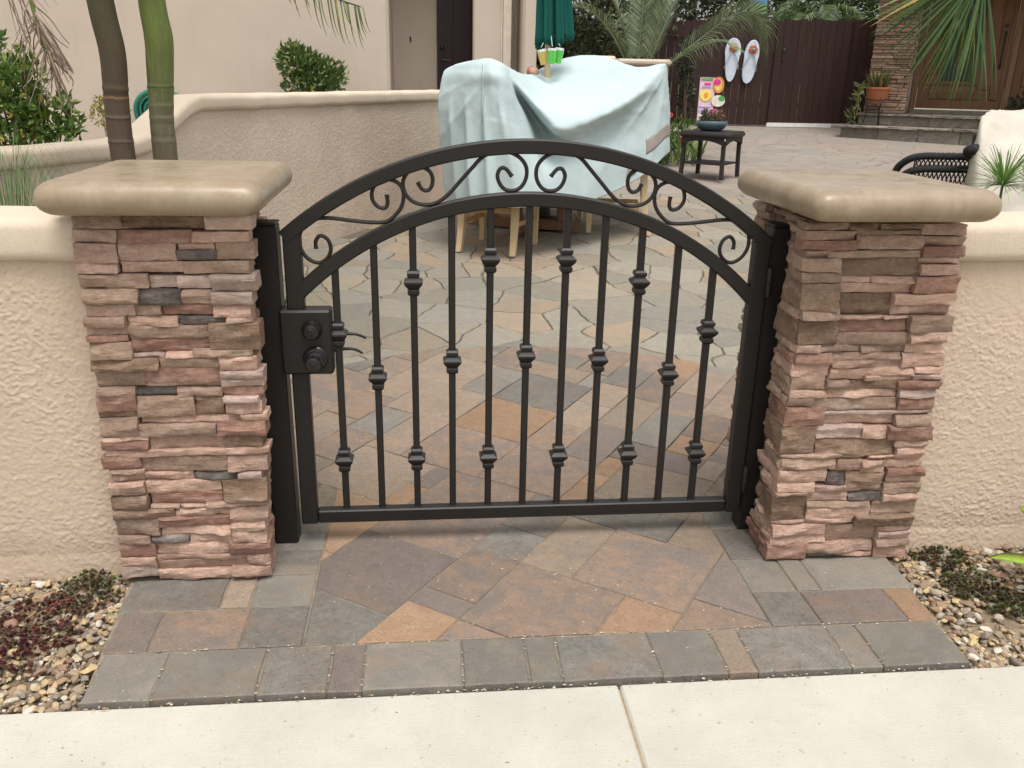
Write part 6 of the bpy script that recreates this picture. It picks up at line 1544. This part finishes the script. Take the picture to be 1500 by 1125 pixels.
mb.tube(catmull([q(2.36, 1.62, 2.32), q(2.36, 1.54, 2.26), q(2.36, 1.53, 2.0), q(2.36, 1.54, 1.80), q(2.36, 1.62, 1.72)], 5), .016, 8); mb.tube([q(2.36, 1.635, 2.42), q(2.36, 1.59, 2.42)], .035, 12); mb.build('door_handle', M['black'], dd, smooth=True, angle=40)
sl = pbox('sidelight', hz_, 2.605, 3.395, 1.66, 1.71, .92, 3.32, 'door_wd', .006)
pbox('pane', sl, 2.74, 3.26, 1.645, 1.6585, 1.82, 3.2, 'glass', .004)
for k in range(14): pbox('blind_slat', sl, 2.76, 3.24, 1.636, 1.6435, 1.86+k*.095, 1.90+k*.095, 'white', .002)
pbox('door_panel', sl, 2.74, 3.26, 1.635, 1.6585, 1.42, 1.70, 'door_wd', .012); pbox('door_panel', sl, 2.74, 3.26, 1.635, 1.6585, 1.05, 1.34, 'door_wd', .012)
dm = pbox('door_mat', None, 1.15, 2.55, 1.02, 1.44, .897, .915, 'black', .004); tag(dm, 'dark door mat on the flagstone porch before the oak door', 'mat')
# flagstone steps
stp = thing('porch_steps', tuple(PA+PE*2), 'two rough flagstone steps leading to the oak door', 'steps')
rs = random.Random(33)
def course(e0, e1, n0, n1, z0, z1, wmin, wmax, name, jit, over=0):
    e = e0
    while e < e1-.05:
        w = min(rs.uniform(wmin, wmax), e1-e)
        if e1-e-w < .15: w = e1-e
        o_ = rs.uniform(0, over); mb = MB(); rough_block(mb, PA, PE, -PN, e+.004, e+w-.004, z0, z1+rs.uniform(-.006, .006), -n0+o_+rs.uniform(-.008, .012), -n1, 300+e*7.3+z0*11, .022, .03); mb.build(name, M['slab'], stp, smooth=True, angle=35); e += w
course(.02, 4.2, .02, .16, .46, .700, .35, .8, 'riser_stone', .018)
course(-.02, 4.2, -.03, .42, .704, .742, .4, .9, 'tread_stone', .010, .05)
course(.25, 4.2, .37, .50, .744, .885, .35, .8, 'riser_stone', .018)
course(.22, 4.2, .33, .95, .898, .935, .4, .9, 'tread_stone', .010, .06)
# stone veneer porch pillar (stones only a few pixels across: joined courses)
pp_ = thing('porch_pillar', tuple(PA+PE*.64+PN*.8), 'tall stone-veneer porch pillar beside the dark fence gate', 'pillar')
pbox('mortar_core', pp_, .36, .94, .55, 1.10, .90, 3.6, 'mortar')
rs2 = random.Random(34)
acc = {k: MB() for k in 'TBPR'}
z = .937
while z < 3.5:
    h = rs2.choice((.035, .045, .055, .07)); 
    for n0, n1, e0, e1, ax_ in ((.50, .56, .32, .98, 0), (.50, 1.12, .32, .37, 1), (.50, 1.12, .93, .98, 1)):
        a, L = (e0, e1) if ax_ == 0 else (n0+.06, n1)
        while a < L-.01:
            w = min(rs2.uniform(.16, .40), L-a); w = L-a if L-a-w < .06 else w; jt = rs2.uniform(-.022, .018); mbx = acc[rs2.choice('TTBBPR')]; b0 = len(mbx.v)
            if ax_ == 0: mbx.box(a+.003, a+w-.003, n0+jt, n1, z+.003, z+h-.003, .008)
            else: mbx.box(e0+(jt if e0 < .5 else 0), e1+(jt if e0 > .5 else 0), a+.003, a+w-.003, z+.003, z+h-.003, .008)
            mbx.v[b0:] = [tuple(PA+PE*x+PN*y+Vector((0, 0, zz))) for x, y, zz in mbx.v[b0:]]
            a += w
    z += h
for k, mbx in acc.items(): tag(mbx.build('veneer_stones', M['s'+{'T': 'B', 'B': 'B', 'P': 'T', 'R': 'R'}[k]], pp_), kind='stuff')  # tones swapped for darker ones: porch shade put into the stone colour
# potted plant on a wrought stand
pc = PA+PE*.52+PN*.20+Vector((0, 0, .744))
ps = thing('plant_stand', tuple(pc), 'thin black three legged plant stand on the lower porch step', 'stand')
for k in range(3):
    a = 2*PI*k/3+.5; d = Vector((math.cos(a), math.sin(a), 0)); mb = MB(); mb.tube([pc+d*.17+Vector((0, 0, .002)), pc+d*.13+Vector((0, 0, .25)), pc+d*.17+Vector((0, 0, .50))], .008, 6); mb.build('leg', M['black'], ps, smooth=True)
mb = MB(); mb.tube([pc+Vector((.155*math.cos(2*PI*k/20), .155*math.sin(2*PI*k/20), .42)) for k in range(21)], .008, 6); mb.build('ring', M['black'], ps, smooth=True)
ptt = thing('potted_plant', tuple(pc+Vector((0, 0, .40))), 'terracotta pot with a trailing plant on the black stand', 'potted plant')
mb = MB(); mb.lathe([(.02, .36), (.11, .36), (.16, .45), (.20, .60), (.215, .60), (.215, .63), (.19, .63), (.18, .58), (.02, .56)], tuple(pc), 28); mb.build('pot', M['terra'], ptt, smooth=True, angle=40)
mb = MB(); r = random.Random(44)
for k in range(150):
    a = r.uniform(0, 6.28); b = pc+Vector((.14*math.cos(a)*r.random(), .14*math.sin(a)*r.random(), .58)); L = r.uniform(.15, .42); d = Vector((math.cos(a)*.5, math.sin(a)*.5, 1.0)).normalized()
    mb.ribbon([b, b+d*L*.5, b+d*L*.85, b+d*L+Vector((math.cos(a)*.06, 0, -.03))], [.008, .013, .010, .002], Vector((-math.sin(a), math.cos(a), 0)), r.random())
for k in range(60):
    b = pc+Vector((-.20, -.02, .60)); f = r.random(); p = b+Vector((-.10-.14*f+r.uniform(-.05, .05), r.uniform(-.06, .06), -.62*f+.08+r.uniform(-.04, .04)))
    mb.leaf(p, Vector((r.uniform(-1, .4), r.uniform(-.5, .5), r.uniform(-.6, .8))), Vector((0, -1, .3)), .13, .04, r.random()*.5)
for q0 in (0, .05): mb.tube(catmull([pc+Vector((-.17, -.02, .60)), pc+Vector((-.30-q0, -.03, .60)), pc+Vector((-.38+q0, -.03, .30)), pc+Vector((-.36, -.02, .08))], 5), .010, 5, tone=.5)
mb.build('leaves', M['lf_pot'], ptt, tone=True)
# fern at the far right of the porch
shrub('porch_fern', tuple(q(2.9, 1.2, .94)), [(tuple(q(2.85, 1.15, 1.12)), (.28, .2, .16), 160)], 'lf_dark', 'dark fern on the porch right of the oak door', 'plant', 38, L=.12, Wd=.04)

# fan palm whose frond hangs before the porch
fpn = thing('fan_palm', (6.5, 6.4, S(6.4)), 'large green fan palm frond hanging in front of the porch and oak door', 'palm tree')
mb = MB(); palm_trunk(mb, [(6.5, 6.6, .2), (6.45, 6.6, 1.6), (6.4, 6.55, 3.0)], [.13, .11, .10], (.6, 1, 1.4, 1.8, 2.2)); mb.build('trunk', M['bark'], fpn, smooth=True)
def fan(hub, tipdirs, L, seed, parent, w=.017, rach=None):
    r = random.Random(seed); mb = MB(); hub = Vector(hub)
    for d, l, tn in tipdirs:
        d = Vector(d); side = d.cross(Vector((0.1, -1, .15))).normalized(); dn = d.normalized()
        l *= L
        P = catmull([hub, hub+dn*l*.4+Vector((0, -.02, .02)), hub+dn*l*.75+Vector((0, -.03, .0)), hub+dn*l+Vector((0, 0, -.04*l))], 4)
        N = len(P)-1
        sv = (side+Vector((0, r.uniform(-.5, .5), 0))).normalized()
        mb.ribbon(P, [w*(.35+.65*min(1, 2.2*i/N))*(1 if i < N*.6 else max(.05, 1-(i/N-.6)/.4)) for i in range(N+1)], sv, tn*r.uniform(.7, 1.1))
    if rach: mb.tube(catmull(rach, 5), .016, 7, tone=.5)
    mb.build('frond', M['lf_fan'], parent, tone=True)
rr = random.Random(55)
hub = Vector((4.98, 6.0, 2.47)); dirs = []
for k in range(44):
    a = R_(200+88*k/43+rr.uniform(-1.5, 1.5)); L_ = 1.20
    if k < 4: tn = .95
    else: tn = rr.choice((.35, .5, .6, .75, .9)) if k < 26 else .35+.35*rr.random()
    dirs.append(((math.cos(a), rr.uniform(-.18, .10), math.sin(a)), L_*rr.uniform(.9, 1.05)*1.0, tn))
fan(hub, dirs, 1.0, 56, fpn, .0125, [hub, (5.5, 6.2, 2.75), (6.1, 6.45, 2.95), (6.4, 6.55, 3.0)])
dirs = []
for k in range(54):
    a = R_(236+62*k/53+rr.uniform(-2, 2)); dirs.append(((math.cos(a)*.6, rr.uniform(-.2, .2), math.sin(a)), rr.uniform(.75, 1.28), rr.choice((.3, .4, .6, .9, 1.0))))
fan(hub+Vector((-.10, .08, .02)), dirs, 1.0, 57, fpn, .009)
for k in range(7):
    a = R_(50*k+20); b = Vector((6.4, 6.55, 3.0)); h2 = b+Vector((math.cos(a)*.7, math.sin(a)*.7, .45)); dirs = []
    if k in (3,): continue
    for j in range(22):
        t_ = R_(-75+150*j/21); o_ = Vector((math.cos(a), math.sin(a), 0)); s2 = Vector((-math.sin(a), math.cos(a), 0)); dirs.append((o_*math.cos(t_)+s2*math.sin(t_)+Vector((0, 0, -.35)), .75, .5))
    fan(h2, dirs, 1.0, 60+k, fpn, .016, [b, h2])

# ================================================================== WICKER ARMCHAIR AND COVERED LOUNGE CHAIR
wc = thing('wicker_armchair', (3.35, 3.35, S(3.35)), 'black open weave wicker armchair behind the right pillar cap', 'chair')
def rim(z, dx, r0, name, yoff=0):
    P = catmull([(2.93+dx, 3.34+yoff, z-.20), (2.925+dx, 3.28+yoff, z-.09), (2.955+dx, 3.21+yoff, z-.025), (3.02+dx, 3.17+yoff, z), (3.12+dx, 3.15+yoff, z+.004), (3.45, 3.16+yoff, z), (3.72, 3.20+yoff, z-.01), (3.80, 3.4, z-.05), (3.80, 3.6, z-.16)], 8)
    mb = MB(); N = len(P); Rr = [r0*(1+.10*(1 if i % 2 else -1)) for i in range(N)]
    P2 = []; 
    for i in range(N-1):
        for k in range(3): P2.append(P[i].lerp(P[i+1], k/3))
    mb.tube(P2, [r0*(1+.09*math.sin(i*2.1)) for i in range(len(P2))], 10); mb.build(name, M['wicker_bk'], wc, smooth=True)
rim(.985, 0, .024, 'top_rim'); rim(.905, .0, .025, 'lower_rim', -.035)
def lattice(z0, z1, yv, name):
    mb = MB(); n = 26; x0, x1 = 2.97, 3.78
    for k in range(n):
        a = x0+(x1-x0)*k/n
        for sg in (-1, 1):
            b = a+sg*.035
            mb.tube([(a, yv, z0), (min(max(b, x0), x1), yv+.004*sg, z1)], .0048, 5)
    mb.build(name, M['wicker_bk'], wc)
lattice(.915, .968, 3.155, 'lattice'); lattice(.80, .885, 3.13, 'lattice')
mb = MB(); mb.box(2.97, 3.78, 3.11, 3.15, .40, .80, .01); mb.build('back_panel', M['wicker_bk'], wc)
mb = MB(); mb.box(2.95, 3.80, 3.16, 3.95, .40, .52, .03); mb.build('seat', M['wicker_bk'], wc)
for x in (2.98, 3.76):
    for yv in (3.15, 3.9): mb = MB(); mb.box(x-.025, x+.025, yv-.025, yv+.025, S(yv)+.002, .41, .006); mb.build('leg', M['wicker_bk'], wc)
def covered_chair():
    # rows: outline from the near hem over the arm and the back to the far hem (x, y, z)
    net = [[(3.62, 3.60, .35), (3.62, 3.60, .6), (3.62, 3.58, .8), (3.62, 3.55, .95), (3.63, 3.52, 1.07), (3.63, 3.50, 1.13), (3.66, 3.52, 1.18), (3.74, 3.65, 1.15), (3.88, 3.95, .8), (3.88, 4.03, .4)],
           [(3.17, 2.75, .35), (3.20, 2.82, .62), (3.22, 2.90, .84), (3.26, 2.97, 1.01), (3.30, 3.02, 1.13), (3.36, 3.12, 1.20), (3.45, 3.25, 1.24), (3.70, 3.55, 1.19), (3.87, 3.9, .8), (3.87, 4.0, .4)],
           [(3.32, 2.66, .33), (3.34, 2.72, .62), (3.36, 2.80, .88), (3.41, 2.91, 1.04), (3.46, 3.02, 1.10), (3.52, 3.18, 1.22), (3.60, 3.36, 1.262), (3.76, 3.62, 1.22), (3.90, 3.92, .8), (3.90, 4.02, .4)],
           [(3.80, 2.68, .33), (3.80, 2.74, .60), (3.81, 2.82, .86), (3.82, 2.96, 1.01), (3.85, 3.20, 1.08), (3.88, 3.42, 1.21), (3.92, 3.60, 1.265), (3.96, 3.80, 1.23), (3.97, 4.0, .8), (3.97, 4.05, .4)],
           [(4.20, 2.72, .33), (4.20, 2.78, .58), (4.20, 2.85, .84), (4.20, 3.0, .99), (4.20, 3.22, 1.05), (4.20, 3.42, 1.18), (4.20, 3.60, 1.25), (4.20, 3.80, 1.22), (4.20, 4.0, .8), (4.20, 4.05, .4)],
           [(4.45, 2.95, .33), (4.46, 2.98, .58), (4.45, 3.02, .80), (4.43, 3.12, .90), (4.41, 3.28, .95), (4.40, 3.45, 1.08), (4.38, 3.60, 1.13), (4.38, 3.78, 1.1), (4.40, 3.95, .8), (4.40, 4.0, .4)]]
    rows = [catmull(c, 7) for c in net]; nv = len(rows[0]); G_ = [catmull([r_[j] for r_ in rows], 10) for j in range(nv)]; nu = len(G_[0]); V = []
    for j in range(nv):
        for i in range(nu):
            p = G_[j][i]; V.append(p+Vector((.012*fn(p.x*7, p.y*7, p.z*7), .016*fn(p.x*6+3, p.y*6, p.z*9), .014*fn(p.x*8, p.y*8+5, p.z*6)+.016*max(0, 1-2.6*abs(fn(p.x*5, p.y*11, p.z*5))))))
    mb = MB(); mb.add(V, [(j*nu+i, j*nu+i+1, (j+1)*nu+i+1, (j+1)*nu+i) for j in range(nv-1) for i in range(nu-1)])
    o = mb.build('chair_cover', M['cream'], smooth=True); s_ = o.modifiers.new('thickness', 'SOLIDIFY'); s_.thickness = .004
    tag(o, 'cream fabric cover over a lounge chair behind the right garden wall', 'furniture cover')
covered_chair()
lcx = thing('lounge_chair', (3.95, 3.4, S(3.4)), 'lounge chair hidden beneath the cream cover with a black wicker arm end showing', 'chair')
mb = MB(); mb.box(3.62, 4.3, 3.0, 3.85, .38, .55, .02); mb.build('seat', M['wicker_bk'], lcx)
mb = MB(); mb.box(3.70, 4.3, 3.62, 3.72, .55, 1.12, .02); mb.build('backrest', M['wicker_bk'], lcx)
for x in (3.66, 4.26):
    for yv in (3.05, 3.8): mb = MB(); mb.box(x-.025, x+.025, yv-.025, yv+.025, S(yv)+.002, .379, .005); mb.build('leg', M['wicker_bk'], lcx)
mb = MB(); mb.tube(catmull([(3.29, 3.06, 1.01), (3.245, 3.01, 1.035), (3.25, 2.96, 1.05), (3.31, 2.99, 1.05)], 4), .035, 10); mb.build('arm_end', M['wicker_bk'], lcx, smooth=True)
